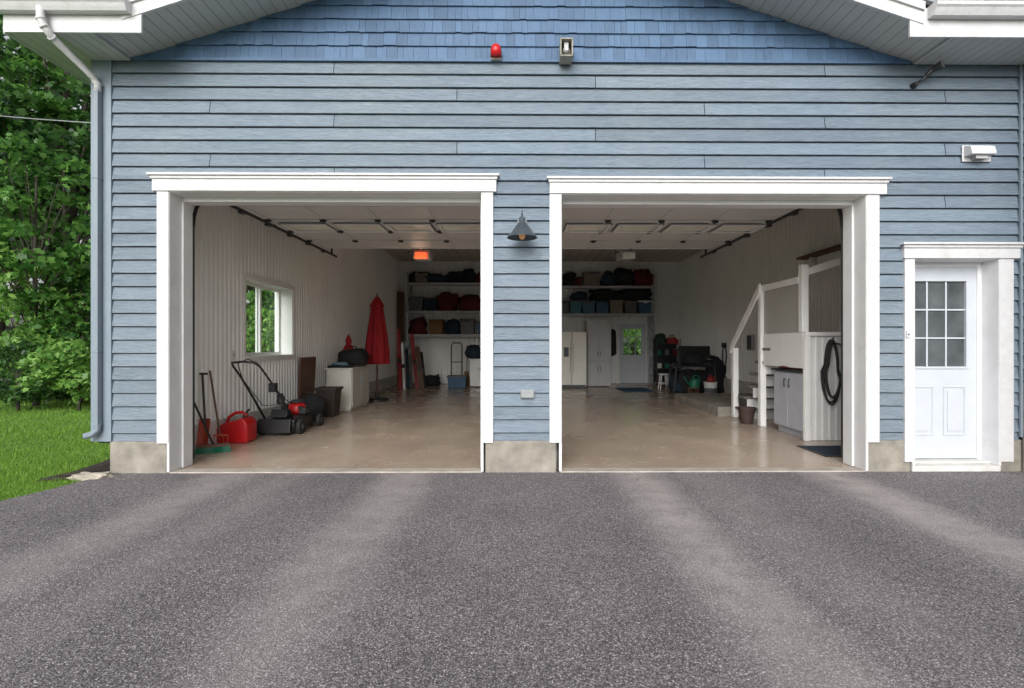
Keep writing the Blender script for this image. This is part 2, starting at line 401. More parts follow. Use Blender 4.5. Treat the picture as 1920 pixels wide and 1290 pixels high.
for a,b in ((207,314),(910,1043),(1623,1705),(1872,1916)):
    mb=MB(); mb.box(X(a,W),X(b,W),W-.012,W+WT-.01,-.05,ZS); mb.build('foundation',mConc,BLD,bevel=.012)
mb=MB(); mb.box(CL+.03,CL+.1,W+WT+.01,YB+.2,-.05,ZS); mb.build('foundation',mConc,BLD)
mb=MB(); mb.box(X(180,W),X(213,W)-.002,W-.03,W+.02,ZS,ZT); mb.box(CL-.03,CL-.002,W-.028,W+.12,ZS,ZT); mb.build('corner_board',mCor,BLD,bevel=.003)
mb=MB(); mb.box(X(250,W),X(1704,W),W-.034,W-.012,ZT-.005,ZT+.02); mb.build('drip_ledge',mSh,BLD)
# gable shingles
xa=.06; sl=.325; za_=5.385
zr=lambda x: za_-sl*abs(x-xa)
mb=MB(); mb.prism([(xa-3.95,ZT),(xa+3.95,ZT),(xa,za_+.02)],'y',W+.005,W+.2); mb.build('gable_wall',mDark,BLD)
mb=MB(); p=.134; k=0; z=ZT+.018
while z<za_:
    x=-3.95
    while x<4.05:
        w=R.choice([.06,.08,.10,.11,.13,.15]); x1=x+w
        xm=(x+x1)/2
        if zr(xm)>z-.02:
            th=R.uniform(.019,.022); j=R.uniform(-.001,.001)+(.0 if R.random()<.75 else .006)
            zt=z+p+.004
            vs=[(x+.0012,W-th,z+j+.004),(x1-.0012,W-th,z+j+.004),(x1-.0012,W-.003,zt),(x+.0012,W-.003,zt),(x+.0012,W,z+j+.004),(x1-.0012,W,z+j+.004),(x+.0012,W,zt),(x1-.0012,W,zt)]
            mb.add(vs,[(0,1,2,3),(4,5,1,0),(4,0,3,6),(1,5,7,2)])
        x=x1
    z+=p; k+=1
mb.build('gable_shingles',mSh,BLD)
# soffits / roof
YF=4.65; XE=-4.62
mb=MB()
for s in (-1,1):
    e=xa+s*3.95
    mb.prism([(e,zr(e)),(xa,za_),(xa,za_+.03),(e,zr(e)+.03)],'y',YF,W-.001)
mb.box(XE,xa-3.9,YF,W-.035,4.085,4.10); mb.box(xa+3.9,CR+1.5,YF,W-.035,4.085,4.10)
mb.box(XE,CL-.03,W-.035,YB+.6,4.085,4.10)
fixn(mb.build('soffit',mSof,BLD))
mb=MB()
for s in (-1,1):
    e=xa+s*3.62; 
    mb.prism([(e,zr(e)-.015),(xa,za_-.015),(xa,za_+.15),(e,zr(e)+.15)],'y',YF-.03,YF-.002)
    mb.prism([(e,zr(e)+.10),(xa,za_+.10),(xa,za_+.175),(e,zr(e)+.175)],'y',YF-.05,YF-.031)
mb.box(XE,xa-3.45,YF-.022,YF-.002,4.08,4.34); mb.box(xa+3.5,CR+1.5,YF-.022,YF-.002,4.08,4.34)
mb.box(XE-.02,XE-.002,YF,YB+.6,4.08,4.30)
fixn(mb.build('fascia',mTrim,BLD))
mb=MB()
for s in (-1,1):
    e=xa+s*4.0
    mb.prism([(e,zr(e)+.16),(xa,za_+.18),(xa,za_+.22),(e,zr(e)+.20)],'y',YF-.04,YB+.6)
mb.box(XE,xa-3.7,YF,YB+.6,4.29,4.32); mb.prism([(YF-.0,4.33),(YB,6.9),(YB,6.93),(YF-.0,4.36)],'x',xa+3.9,CR+3.2)
fixn(mb.build('roof',mRoof,BLD))
for a,b in ((XE-.05,X(236,4.55)),(X(1752,4.55),CR+1.4)):
    mb=MB(); pr=[(YF-.024,4.345),(YF-.13,4.345),(YF-.135,4.335),(YF-.135,4.305),(YF-.12,4.29),(YF-.105,4.26),(YF-.09,4.235),(YF-.024,4.235)]
    mb.prism(pr,'x',a,b); mb.box(a,b,YF-.14,YF-.128,4.34,4.352)
    fixn(mb.build('gutter',mTrim,BLD))
# downspout tight against the corner board
mb=MB()
xd,_=XZ(75,30,YF-.09); YD=W-.068; XD=X(183,YD)
path=[(xd,YF-.085,4.26),(xd,YF-.085,4.16),(xd+.02,YF-.075,4.10),(xd+.05,YF-.03,4.03),(XD-.03,YD-.03,3.90),(XD,YD,3.83),(XD,YD,3.76)]
mb.tube(path,.032,10); 
for q in range(1,6):
    pa=Vector(path[q]); pb=Vector(path[min(q+1,6)]); d=(pb-pa).normalized(); mb.tube([pa-d*.01,pa+d*.01],.036,10)
mb.build('gutter_elbow',mTrim,BLD,smooth=True)
mb=MB(); mb.box(XD-.030,XD+.022,YD-.028,YD+.032,.48,3.77)
for zz in (1.2,2.9): mb.box(XD-.035,XD+.027,YD-.032,YD+.034,zz,zz+.02)
mb.build('downspout',mDsp,BLD,bevel=.008)
mb=MB(); mb.tube([(XD,YD,.50),(XD-.005,YD,.44),(XD-.035,YD-.03,.40),(XD-.085,YD-.06,.385)],.032,8); mb.build('downspout_outlet',mDsp,BLD)

def casing(o,c,px_h0,px_h1,zb=ZS-.02):
    zt=o[3]
    mb=MB()
    mb.box(c[0],o[0],W-.035,W+.006,zb,zt); mb.box(o[1],c[1],W-.035,W+.006,zb,zt)
    x0,x1=X(px_h0,W),X(px_h1,W)
    mb.box(x0,x1,W-.05,W+.006,zt+.001,c[3]-.012)
    mb.box(x0-.03,x1+.03,W-.085,W+.006,c[3]-.011,c[3]+.012)
    mb.box(x0-.012,x1+.012,W-.065,W-.051,c[3]-.04,c[3]-.012)
    return mb.build('door_casing',mTrim,BLD,bevel=.004)
casing(o1,c1,291,931); casing(o2,c2,1030,1657); casing(o3,c3,1689,1905,zb=.1)
def jamb(o,d1,d2,zb,st=.022):
    mb=MB(); zt=o[3]; b=.02
    mb.box(o[0]-b,o[0]+.004,W-.028,W+d1,zb,zt); mb.box(o[1]-.004,o[1]+b,W-.028,W+d1,zb,zt); mb.box(o[0],o[1],W-.026,W+d1,zt-.006,zt+b)
    mb.box(o[0]-b,o[0]+st,W+d1+.001,W+d2,zb,zt-.0); mb.box(o[1]-st,o[1]+b,W+d1+.001,W+d2,zb,zt); mb.box(o[0]+st+.001,o[1]-st-.001,W+d1+.001,W+d2,zt-.05,zt+b)
    return mb.build('door_jamb',mJamb,BLD,bevel=.003)
jamb(o1,.16,.31,.012); jamb(o2,.16,.31,.012); jamb(o3,.165,.27,.06,.045)
mb=MB(); mb.box(o3[0]-.02,o3[1]+.02,W-.024,W+.2,.0,.058); mb.box(o3[0],o3[1],W+.06,W+.17,.06,.085); mb.build('door_sill',mKerb,BLD,bevel=.006)

def hdoor(x0,x1,y,z0,z1,sd,glass,lab,handle=None,name='entry_door',mt=mWhite):
    w=x1-x0; h=z1-z0; gw=.008 if sd>0 else .014
    wx0,wx1=x0+w*.05+.02,x1-w*.16; wz0,wz1=z0+h*.475,z1-h*.085
    if sd<0: wx0,wx1=x0+w*.15,x1-w*.15
    mb=MB(); t=.044
    core(mb,lambda m,a,b,c,d:m.box(a,b,y,y+t,c,d),x0,x1,z0,z1,[(wx0,wx1,wz0,wz1)])
    d=mb.build(name,mt,BLD); d['label']=lab
    mb=MB(); b=.022
    mb.box(wx0-b,wx1+b,y-.012,y-.001,wz1,wz1+b); mb.box(wx0-b,wx1+b,y-.012,y-.001,wz0-b,wz0)
    mb.box(wx0-b,wx0,y-.012,y-.001,wz0,wz1); mb.box(wx1,wx1+b,y-.012,y-.001,wz0,wz1)
    for i in (1,2):
        xx=wx0+(wx1-wx0)*i/3; mb.box(xx-gw,xx+gw,y+.003,y+.014,wz0,wz1)
        zz=wz0+(wz1-wz0)*i/3; mb.box(wx0,wx1,y+.002,y+.013,zz-gw,zz+gw)
    mb.build('window_grille',mt,d,bevel=.002)
    mb=MB(); mb.box(wx0,wx1,y+.018,y+.024,wz0,wz1); mb.build('window_pane',glass,d)
    pz0,pz1=z0+h*.12,z0+h*.375; pm=(x0+x1)/2-(.0 if sd<0 else .02)
    for a,bq in ((wx0+.0,pm-.05),(pm+.05,wx1)):
        mb=MB(); q=.018
        mb.box(a,bq,y-.008,y-.001,pz0,pz0+q); mb.box(a,bq,y-.008,y-.001,pz1-q,pz1); mb.box(a,a+q,y-.008,y-.001,pz0+q,pz1-q); mb.box(bq-q,bq,y-.008,y-.001,pz0+q,pz1-q)
        mb.box(a+.045,bq-.045,y-.007,y-.001,pz0+.045,pz1-.045)
        mb.build('panel_moulding',mt,d,bevel=.003)
    if handle:
        mb=MB(); mb.lathe([(.005,-.06),(.028,-.05),(.028,-.03),(.012,-.02),(.012,0)],(handle,y,z0+.95),12,'y'); mb.build('handle',mMetal,d,smooth=True)
    return d
hdoor(o3[0]+.035,o3[1]-.035,W+.18,.088,o3[3]-.03,1,mDGlass,'white front entry door with nine light window and two moulded panels')
mb=MB(); mb.box(bd[0]-.04,bd[0]+.02,YB-.03,YB+.02,0,bd[3]+.04); mb.box(bd[1]-.02,bd[1]+.04,YB-.03,YB+.02,0,bd[3]+.04); mb.box(bd[0]+.021,bd[1]-.021,YB-.03,YB+.02,bd[3]-.02,bd[3]+.04); mb.build('door_frame',mInW,BLD)
hdoor(bd[0]+.022,bd[1]-.022,YB+.01,.02,bd[3]-.022,-1,mGlass,'pale rear door with nine light window onto greenery',handle=bd[0]+.09,name='rear_door',mt=mWhite)
for i,(y0,y1,z0,z1) in enumerate(winL):
    mb=MB(); xi,xo=XLW+.03,CL+.01
    mb.box(xo,xi,y0-.0,y0+.025,z0,z1); mb.box(xo,xi,y1-.025,y1,z0,z1); mb.box(xo,xi,y0+.026,y1-.026,z1-.025,z1); mb.box(xo,xi+.02,y0+.026,y1-.026,z0,z0+.03)
    mb.box(XLW+.021,XLW+.04,y0-.05,y0-.001,z0-.05,z1+.05); mb.box(XLW+.021,XLW+.04,y1+.001,y1+.05,z0-.05,z1+.05); mb.box(XLW+.021,XLW+.04,y0,y1,z1+.001,z1+.05); mb.box(XLW+.021,XLW+.04,y0,y1,z0-.05,z0-.001)
    wn=mb.build('side_window',mInW,BLD,bevel=.003)
    ym=(y0+y1)/2
    for (a,b,xx) in ((y0+.027,ym+.03,-4.09),(ym-.03,y1-.027,-4.13)):
        mb=MB(); q=.045
        mb.box(xx,xx+.03,a,a+q,z0+.031,z1-.026); mb.box(xx,xx+.03,b-q,b,z0+.031,z1-.026); mb.box(xx,xx+.03,a+q,b-q,z0+.031,z0+.031+q); mb.box(xx,xx+.03,a+q,b-q,z1-.026-q,z1-.026)
        mb.build('sash',mInW,wn)
        mb=MB(); mb.box(xx+.012,xx+.016,a+q,b-q,z0+.031+q,z1-.026-q); mb.build('pane',mGlass,wn)
def gdoor(o,wpx,lab):
    x0,x1=o[0]+.02,o[1]-.02; zb=2.985; Y0,Y1=6.30,9.05; n=4; st=(Y1-Y0)/n
    ww=.55; wins=[(X(p,7.5)-ww/2,X(p,7.5)+ww/2) for p in wpx]; wy0,wy1=7.22,7.64
    mb=MB()
    for i in range(n):
        a,b=Y0+i*st+.006,Y0+(i+1)*st-.006
        ops=[(u,v,wy0,wy1) for u,v in wins] if i==1 else []
        core(mb,lambda m,p,q,c,d:m.box(p,q,c,d,zb,zb+.045),x0,x1,a,b,ops)
        for k in range(5):
            xx=x0+.03+(x1-x0-.06)*k/4
            mb.box(xx-.03,xx+.03,a+.005,b-.005,zb-.012,zb-.001)
        mb.box(x0+.061,x1-.061,a+.004,a+.03,zb-.011,zb-.001)
    g=mb.build('garage_door',mDoorIn,BLD); g['label']=lab
    mb=MB(); mb.box(x0,x1,Y1-.002,Y1+.03,zb-.01,zb+.05); mb.build('bottom_seal',mInW,g)
    for u,v in wins:
        def ring(e0,e1,za,zb2):
            m=MB(); m.box(u-e1,v+e1,wy0-e1,wy0-e0,za,zb2); m.box(u-e1,v+e1,wy1+e0,wy1+e1,za,zb2); m.box(u-e1,u-e0,wy0-e0,wy1+e0,za,zb2); m.box(v+e0,v+e1,wy0-e0,wy1+e0,za,zb2); return m
        ring(0,.04,zb-.034,zb-.013).build('window_frame',mInW,g)
        ring(.041,.056,zb-.019,zb-.013).build('window_gasket',mGP,g)
        mb=MB(); mb.box(u,v,wy0,wy1,zb-.008,zb-.003); mb.build('window_pane',mDWin,g)
    for i in range(1,n):
        for k in range(5):
            xx=x0+.04+(x1-x0-.08)*k/4; yy=Y0+i*st
            mb=MB(); mb.box(xx-.035,xx+.035,yy-.045,yy+.045,zb-.018,zb-.0125); mb.tube([(xx-.04,yy,zb-.026),(xx+.04,yy,zb-.026)],.014,8)
            mb.box(xx-.012,xx+.012,yy-.02,yy+.05,zb-.04,zb-.0185)
            mb.build('hinge',mDMet,g)
    for s,xx in ((-1,x0-.05),(1,x1+.05)):
        mb=MB()
        arc=[(xx,W+.40,.05),(xx,W+.40,2.55)]+[(xx,W+.40+.42*(1-math.cos(t)),2.55+.42*math.sin(t)) for t in [math.pi/2*q/6 for q in range(1,7)]]+[(xx,9.85,2.965)]
        for i,(p,q) in enumerate(zip(arc[:-1],arc[1:])):
            P,Q=Vector(p),Vector(q); mb.tube([P,Q],.014 if i==0 else .020,6)
        for yy in (7.4,9.6): mb.box(xx-.015,xx+.015,yy-.015,yy+.015,2.98,ZC)
        for yy in np.arange(6.5,9.7,.675): mb.box(xx-.028,xx+.028,yy-.05,yy+.05,2.93,2.96); 
        mb.build('door_track',mDMet,g)
gdoor(o1,(585,682,773,866),'left white overhead door rolled up under the ceiling'); gdoor(o2,(1099,1192,1286,1380),'right white overhead door rolled up under the ceiling')
for px,mt,lab in ((790,mLit,'garage door opener with lit orange lamp, left bay'),(1178,mLens,'garage door opener with unlit pale lens, right bay')):
    xx,zz=XZ(px,478,9.7); t=thing('garage_door_opener',lab,'door opener',(xx,9.7,zz-.1),'garage door openers under the ceiling')
    mb=MB(); mb.box(xx-.15,xx+.15,9.72,10.1,zz-.05,zz+.10); mb.box(xx-.17,xx-.152,9.75,10.05,zz-.06,zz+.05); mb.build('housing',mGrey2,t,bevel=.02)
    mb=MB(); mb.prism([(xx-.12,zz-.075),(xx+.12,zz-.075),(xx+.11,zz+.045),(xx-.11,zz+.045)],'y',9.62,9.718); mb.build('lamp_lens',mt,t,bevel=.015)
    mb=MB(); mb.box(xx-.02,xx+.02,W+.4,9.72,zz+.101,zz+.13); mb.build('rail',mMetal,t)
    mb=MB()
    for s in (-1,1): mb.box(xx+s*.1-.012,xx+s*.1+.012,9.9,9.93,zz+.1,ZC)
    mb.build('hanger',mDMet,t)
    mb=MB(); mb.box(xx-.25,xx-.235,9.66,9.69,zz+.02,zz+.09); mb.tube([(xx-.24,9.68,zz+.05),(xx-.15,9.75,zz+.08)],.008,6); mb.build('antenna',mDMet,t)

# house wing
WG=thing('house_wing','blue grey clapboard wall of the adjoining house at the right picture edge','building',(CR+.5,4.2,0))
mb=MB(); laps(mb,lambda u,d,z:(CR+.03-d,u,z),3.4,W-.03,.92,4.07,.1325,.02,[]); mb.build('siding',mSid,WG)
mb=MB(); mb.box(CR+.037,CR+3,3.4,W-.03,.9,4.05); mb.build('wall_frame',mDark,WG)
mb=MB(); mb.box(CR+.02,CR+3,3.42,W-.03,-.05,.9); mb.build('foundation',mConc,WG)
mb=MB(); mb.box(CR-.012,CR+.012,W-.045,W-.022,.35,4.08); mb.build('corner_strip',mCor,WG)

# ---------------- wall fittings
x,z=XZ(930,98,W-.06)
t=thing('alarm_beacon','small red dome alarm beacon on the blue gable shingles','beacon',(x,W-.02,z-.06))
mb=MB(); mb.lathe([(.055,-.024),(.055,0)],(x,W-.02,z-.0),20,'y'); mb.box(x-.05,x+.05,W-.06,W-.026,z-.07,z-.05); mb.build('base',mSiren,t)
mb=MB(); mb.lathe([(.002,.068),(.028,.062),(.045,.045),(.053,.015),(.055,-.048)],(x,W-.078,z),20,'z'); mb.build('dome',mRed,t,smooth=True)
x,z=XZ(1061,98,W-.1)
t=thing('horn_siren','beige box shaped horn siren mounted on the gable shingles','siren',(x,W-.02,z-.09))
mb=MB()
for (a,bb,c,d) in ((-.062,.062,.078,.092),(-.062,.062,-.085,-.072),(-.062,-.05,-.072,.078),(.05,.062,-.072,.078)): mb.box(x+a,x+bb,W-.19,W-.03,z+c,z+d)
mb.box(x-.05,x+.05,W-.06,W-.03,z-.072,z+.078); mb.build('housing',mSiren,t,bevel=.005)
mb=MB(); mb.lathe([(.018,-.16),(.03,-.14),(.03,-.06)],(x,W,z-.0),16,'y'); mb.box(x-.02,x+.02,W-.15,W-.06,z+.0,z+.07); mb.build('horn',mGrey2,t)
x,z=XZ(1714,160,W-.04)
t=thing('flood_light','dark swivel floodlight on the siding below the right soffit','floodlight',(x,W-.02,z-.05))
mb=MB(); mb.lathe([(.03,-.02),(.03,0)],(x,W-.02,z),16,'y'); mb.build('mount',mBlack,t)
mb=MB(); mb.tube([(x,W-.03,z),(x+.03,W-.09,z+.02),(x+.08,W-.13,z+.07)],.012,8); mb.lathe([(.02,-.05),(.03,0)],(x+.0,W-.03,z),12,'y'); mb.build('arm',mBlack,t)
mb=MB(); mb.tube([(x+.06,W-.12,z+.06),(x+.10,W-.15,z+.10)],.022,12); mb.tube([(x+.10,W-.15,z+.10),(x+.14,W-.21,z+.115)],.026,12,r2=.042); mb.build('lamp_head',mBlack,t)
mb=MB(); mb.tube([(x+.14,W-.21,z+.115),(x+.145,W-.218,z+.117)],.034,12); mb.build('lens',mGP,t)
x,z=XZ(1833,287,W-.05)
t=thing('vent_hood','white louvred vent hood on the siding above the entry door','vent',(x,W-.02,z-.1))
mb=MB(); mb.box(x-.14,x+.15,W-.035,W-.024,z-.08,z+.085); mb.build('flange',mTrim,t,bevel=.004)
mb=MB(); mb.prism([(W-.036,z+.08),(W-.11,z+.05),(W-.13,z-.01),(W-.13,z-.035),(W-.036,z-.035)],'x',x-.125,x+.12); fixn(mb.build('hood',mTrim,t,bevel=.005))
mb=MB()
for q in range(3): mb.box(x-.06,x+.06,W-.10+q*.02,W-.095+q*.02,z-.07,z-.036)
mb.build('flap',mGrey2,t)
yl=W-.2; x,z=XZ(979,446,yl)
t=thing('wall_lamp','dark metal barn lamp on the siding between the garage openings','lamp',(x,W-.02,z))
mb=MB(); mb.lathe([(.05,-.02),(.05,0)],(x,W-.02,z+.19),20,'y'); mb.build('wall_plate',mLampM,t)
mb=MB(); mb.tube([(x,W-.03,z+.19),(x,W-.08,z+.235),(x,W-.15,z+.24),(x,yl,z+.215),(x,yl,z+.17)],.009,8); mb.tube([(x,yl,z+.2),(x,yl,z+.265)],.006,6); mb.build('arm',mDMet,t)
mb=MB()
pr=[(.018,.20),(.03,.19),(.03,.145),(.045,.135),(.07,.10),(.105,.05),(.145,.008),(.148,0),(.143,0),(.138,.008),(.10,.045),(.066,.09),(.04,.125),(.02,.13)]
mb.lathe(pr,(x,yl,z),28,'z'); mb.build('lamp_shade',mLampM,t,smooth=True)
mb=MB(); mb.lathe([(.012,.10),(.02,.07),(.032,.035),(.03,.01),(.015,-.012),(.002,-.016)],(x,yl,z),16,'z'); mb.build('bulb',mBulb,t,smooth=True)
x,z=XZ(989,739,W-.04); t=thing('outdoor_outlet','small grey outdoor outlet cover low on the pillar siding','outlet',(x,W-.02,z-.05))
mb=MB(); mb.box(x-.07,x+.07,W-.04,W-.012,z-.045,z+.045); mb.build('box',mOut,t,bevel=.006)
mb=MB(); mb.box(x-.062,x+.062,W-.055,W-.041,z-.037,z+.037); mb.build('cover',mOut,t,bevel=.006)
x,z=XZ(1702,627,W-.04); t=thing('doorbell','tiny white doorbell on the left casing of the entry door','doorbell',(x,W-.04,z-.03))
mb=MB(); mb.box(x-.016,x+.016,W-.05,W-.036,z-.035,z+.035); mb.build('plate',mWhite,t,bevel=.004)
mb=MB(); mb.lathe([(.008,-.056),(.008,-.05)],(x,W,z),12,'y'); mb.build('button',mGP,t)
t=thing('light_switch','small white light switch on the ribbed wall left of the window','switch',(XLW+.02,7.02,1.1))
mb=MB(); mb.box(XLW+.021,XLW+.03,6.98,7.06,1.08,1.2); mb.build('plate',mInW,t,bevel=.002)
mb=MB(); mb.box(XLW+.0305,XLW+.04,7.01,7.03,1.12,1.16); mb.build('toggle',mGrey2,t)
mb=MB(); A=Vector((CL-.0,5.5,3.62)); Bq=Vector((-30,21.4,15.0)); pts=[A.lerp(Bq,i/24)-Vector((0,0,1.2*math.sin(math.pi*i/24))) for i in range(25)]
mb.tube(pts,.006,6); tag(mb.build('overhead_cable',mMetal),'thin overhead cable running from the trees to the garage side','cable')

# ---------------- things in the left bay
xb,yb=X(400,6.05),6.05
t=thing('push_broom','push broom with green bristles and black handle leaning by the left jamb','broom',(xb,yb,0))
rot=Matrix.Rotation(math.radians(28),3,'Z')
mb=MB(); mb.box(xb-.17,xb+.17,yb-.03,yb+.03,.075,.105,rot); mb.build('head_block',mWood,t)
mb=MB()
for i in range(34):
    for j in range(4):
        q=rot@Vector((-.165+i*.01,-.025+j*.016,0)); e=q*1.12
        mb.tube([(xb+q.x,yb+q.y,.075),(xb+e.x,yb+e.y-.01,.01)],.005,4)
mb.build('bristles',mGreenP,t)
mb=MB(); mb.tube([(xb,yb,.10),(XLW+.06,5.78,1.10)],.012,8); mb.build('handle',mBlack,t)
t=thing('plastic_shovel','orange red plastic shovel standing in the corner behind the left jamb','shovel',(-3.8,6.2,0))
mb=MB(); 
vs=[];n=6
for i in range(n+1):
    a=i/n; xx=-3.86+.13*a; dd=.04*math.sin(math.pi*a)
    vs+=[(xx,6.15+dd,.012),(xx-.01,6.24+dd*.5,.38)]
mb.add(vs,[(2*i,2*i+2,2*i+3,2*i+1) for i in range(n)]); o=mb.build('blade',mOr,t); so=o.modifiers.new('s','SOLIDIFY'); so.thickness=.006
mb=MB(); mb.tube([(-3.80,6.24,.3),(-3.86,6.28,.92)],.014,8); mb.tube([(-3.89,6.28,.92),(-3.80,6.28,.92)],.014,8); mb.build('handle',mBlack,t)
t=thing('garden_fork','red brown wooden pole with fork leaning beside the orange shovel','garden fork',(-3.66,6.4,0))
mb=MB(); mb.tube([(-3.68,6.34,.15),(-3.87,6.45,.95)],.012,8); mb.build('handle',mWood,t)
mb=MB(); mb.tube([(-3.74,6.30,.17),(-3.60,6.38,.15)],.012,6)
for q in range(4): mb.tube([(-3.73+q*.04,6.30+q*.025,.16),(-3.71+q*.04,6.28+q*.025,.01)],.006,5)
mb.build('tines',mOr,t)
yc=6.72; xc=X(444,yc)
t=thing('fuel_can','red plastic fuel can standing on the floor in front of the mower','fuel can',(xc,yc,0))
mb=MB(); w=.20
prof=[(-w+.02,.008),(w-.02,.008),(w,.03),(w,.25),(w-.03,.30),(w-.07,.335),(.05,.30),(-.04,.285),(-.10,.27),(-w+.02,.22),(-w,.19),(-w,.03)]
mb.prism([(xc+a,b) for a,b in prof],'y',yc-.13,yc+.13); fixn(mb.build('body',mRed,t,bevel=.025,smooth=True))
mb=MB(); mb.tube([(xc-.13,yc,.24),(xc-.10,yc,.33),(xc-.02,yc,.385),(xc+.07,yc,.395),(xc+.13,yc,.35),(xc+.135,yc,.30)],.021,8); mb.build('handle',mRed,t,smooth=True)
mb=MB(); mb.tube([(xc+.11,yc,.32),(xc+.12,yc,.36)],.035,12); mb.tube([(xc+.12,yc,.36),(xc+.13,yc,.40),(xc+.17,yc-.02,.43)],.014,8); mb.build('spout',mBlack,t)
mb=MB()
for s in (-1,1): mb.box(xc-.13,xc+.13,yc-.134,yc-.131,.13+s*.05-.008,.13+s*.05+.008)
mb.build('moulded_rib',mRed,t)
# mower
t=thing('lawn_mower','black and red walk behind lawn mower parked against the left wall','lawn mower',(-3.38,7.65,0))
mb=MB(); xm=-3.38
mb.prism([(7.22,.09),(7.95,.09),(8.12,.12),(8.14,.18),(8.0,.23),(7.4,.245),(7.22,.22)],'x',xm-.25,xm+.23); fixn(mb.build('deck',mBlack,t,bevel=.03))
mb=MB(); mb.prism([(7.20,.03),(7.19,.22),(7.14,.24),(7.10,.05)],'x',xm-.23,xm+.21); mb.prism([(7.25,.247),(7.45,.247),(7.42,.34),(7.3,.36)],'x',xm-.13,xm+.10); fixn(mb.build('rear_flap',mBlack,t,bevel=.01))
mb=MB(); mb.lathe([(.13,.25),(.135,.29),(.13,.33),(.12,.37),(.09,.40),(.02,.41)],(xm+.05,7.72,0),24); mb.build('engine_cover',mRed,t,smooth=True)
mb=MB(); mb.lathe([(.09,.405),(.10,.42),(.09,.44),(.05,.455),(.01,.46)],(xm+.05,7.72,0),20); mb.box(xm+.12,xm+.22,7.6,7.78,.25,.34); mb.box(xm-.16,xm-.08,7.65,7.85,.25,.38); mb.box(xm+.06,xm+.2,7.8,7.95,.25,.33); mb.build('engine_block',mDMet,t,bevel=.01)
mb=MB(); mb.lathe([(.035,.40),(.035,.44),(.02,.45)],(xm+.15,7.62,-.08),12); mb.build('fuel_cap',mBlack,t)
for xx in (-.29,.27):
    for yy,rr in ((7.33,.11),(8.03,.10)):
        c=(xm+xx,yy,rr)
        mb=MB(); mb.lathe([(rr*.6,-.028),(rr*.95,-.028),(rr,-.018),(rr,.018),(rr*.95,.028),(rr*.6,.028)],c,24,'x'); wq=mb.build('wheel',mRub,t,smooth=False)
        mb=MB(); mb.lathe([(rr*.6,-.02),(rr*.25,-.032),(.01,-.034),(.01,.034),(rr*.25,.032),(rr*.6,.02)],c,16,'x'); mb.build('rim',mGP,wq)
mb=MB()
hp=[(xm-.22,7.3,.22),(xm-.26,7.05,.55),(xm-.30,6.8,.86),(xm-.32,6.66,1.00),(xm-.30,6.60,1.045),(xm-.14,6.58,1.06),(xm-.02,6.60,1.045),(xm+.02,6.66,1.00),(xm+.05,6.8,.86),(xm+.12,7.05,.55),(xm+.18,7.3,.22)]
mb.tube(hp,.014,8); mb.build('handle',mBlack,t,smooth=True)
mb=MB(); mb.tube([(xm-.30,6.85,.82),(xm-.28,6.70,1.03),(xm-.13,6.66,1.09),(xm-.02,6.70,1.03),(xm+.06,6.85,.82)],.007,6); mb.box(xm+.03,xm+.11,6.88,6.98,.64,.76); mb.tube([(xm+.06,6.85,.82),(xm+.06,7.2,.55),(xm+.05,7.5,.42)],.006,6); mb.tube([(xm-.30,6.85,.82),(xm-.2,7.2,.42),(xm-.1,7.6,.40)],.005,6); mb.build('control_cable',mBlack,t)
mb=MB(); mb.blob((xm+.09,7.10,.52),(.05,.04,.08),.2,5); mb.build('recoil_grip',mBlack,t,smooth=True)
t=thing('grass_bag','black fabric grass catcher bag between the mower and the brown bin','grass bag',(-3.4,8.45,0))
mb=MB(); mb.blob((-3.42,8.5,.24),(.20,.20,.22),.3,2,18); mb.build('bag',mBagK,t,smooth=True)
mb=MB(); mb.tube([(-3.55,8.35,.40),(-3.5,8.32,.5),(-3.34,8.32,.5),(-3.29,8.35,.40)],.012,6); mb.build('handle',mBlack,t)
t=thing('waste_bin','dark brown tapered waste bin in front of the cream cabinet','bin',(-3.38,9.15,0))
mBr=M('dark_brown_plastic',(.035,.025,.022),.5,.2)
mb=MB(); mb.frust(-3.55,-3.2,8.95,9.3,.01,.50,.8); mb.build('body',mBr,t,bevel=.012)
mb=MB(); mb.box(-3.57,-3.18,8.93,8.96,.48,.52); mb.box(-3.57,-3.18,9.29,9.32,.48,.52); mb.box(-3.57,-3.54,8.961,9.289,.48,.52); mb.box(-3.21,-3.18,8.961,9.289,.48,.52); mb.build('rim',mBr,t)
t=thing('wood_board','brown wooden board leaning on the left wall behind the bin','board',(-3.8,9.3,0))
mb=MB(); mb.box(-3.86,-3.82,8.98,9.62,.01,1.05,Matrix.Rotation(.05,3,'Y')); mb.build('sheet',mWood,t)
mb=MB(); mb.box(-3.80,-3.79,9.05,9.55,.5,.54,Matrix.Rotation(.05,3,'Y')); mb.build('batten',mWood,t)
t=thing('cream_cabinet','low cream two door cabinet against the left wall','cabinet',(-3.42,10.3,0))
mb=MB(); mb.box(-3.66,-3.19,9.78,10.9,.05,.80); mb.box(-3.64,-3.22,9.82,10.88,0,.05); mb.build('body',mCab,t,bevel=.006)
mb=MB(); mb.box(-3.69,-3.15,9.75,10.93,.802,.83); mb.build('top',mCab,t,bevel=.006)
for a,b in ((9.8,10.33),(10.35,10.88)):
    mb=MB(); mb.box(-3.188,-3.172,a,b,.09,.79); d=mb.build('door',mCab,t,bevel=.003)
    yy=b-.06 if a<10 else a+.06
    mb=MB(); mb.tube([(-3.155,yy,.5),(-3.155,yy,.62)],.007,6); mb.box(-3.171,-3.15,yy-.006,yy+.006,.5,.51); mb.box(-3.171,-3.15,yy-.006,yy+.006,.61,.62); mb.build('handle',mMetal,d)
t=thing('tool_tray','black tool tray with light blue cloth in it, on the front of the cream cabinet','tray',(-3.45,9.95,.832))
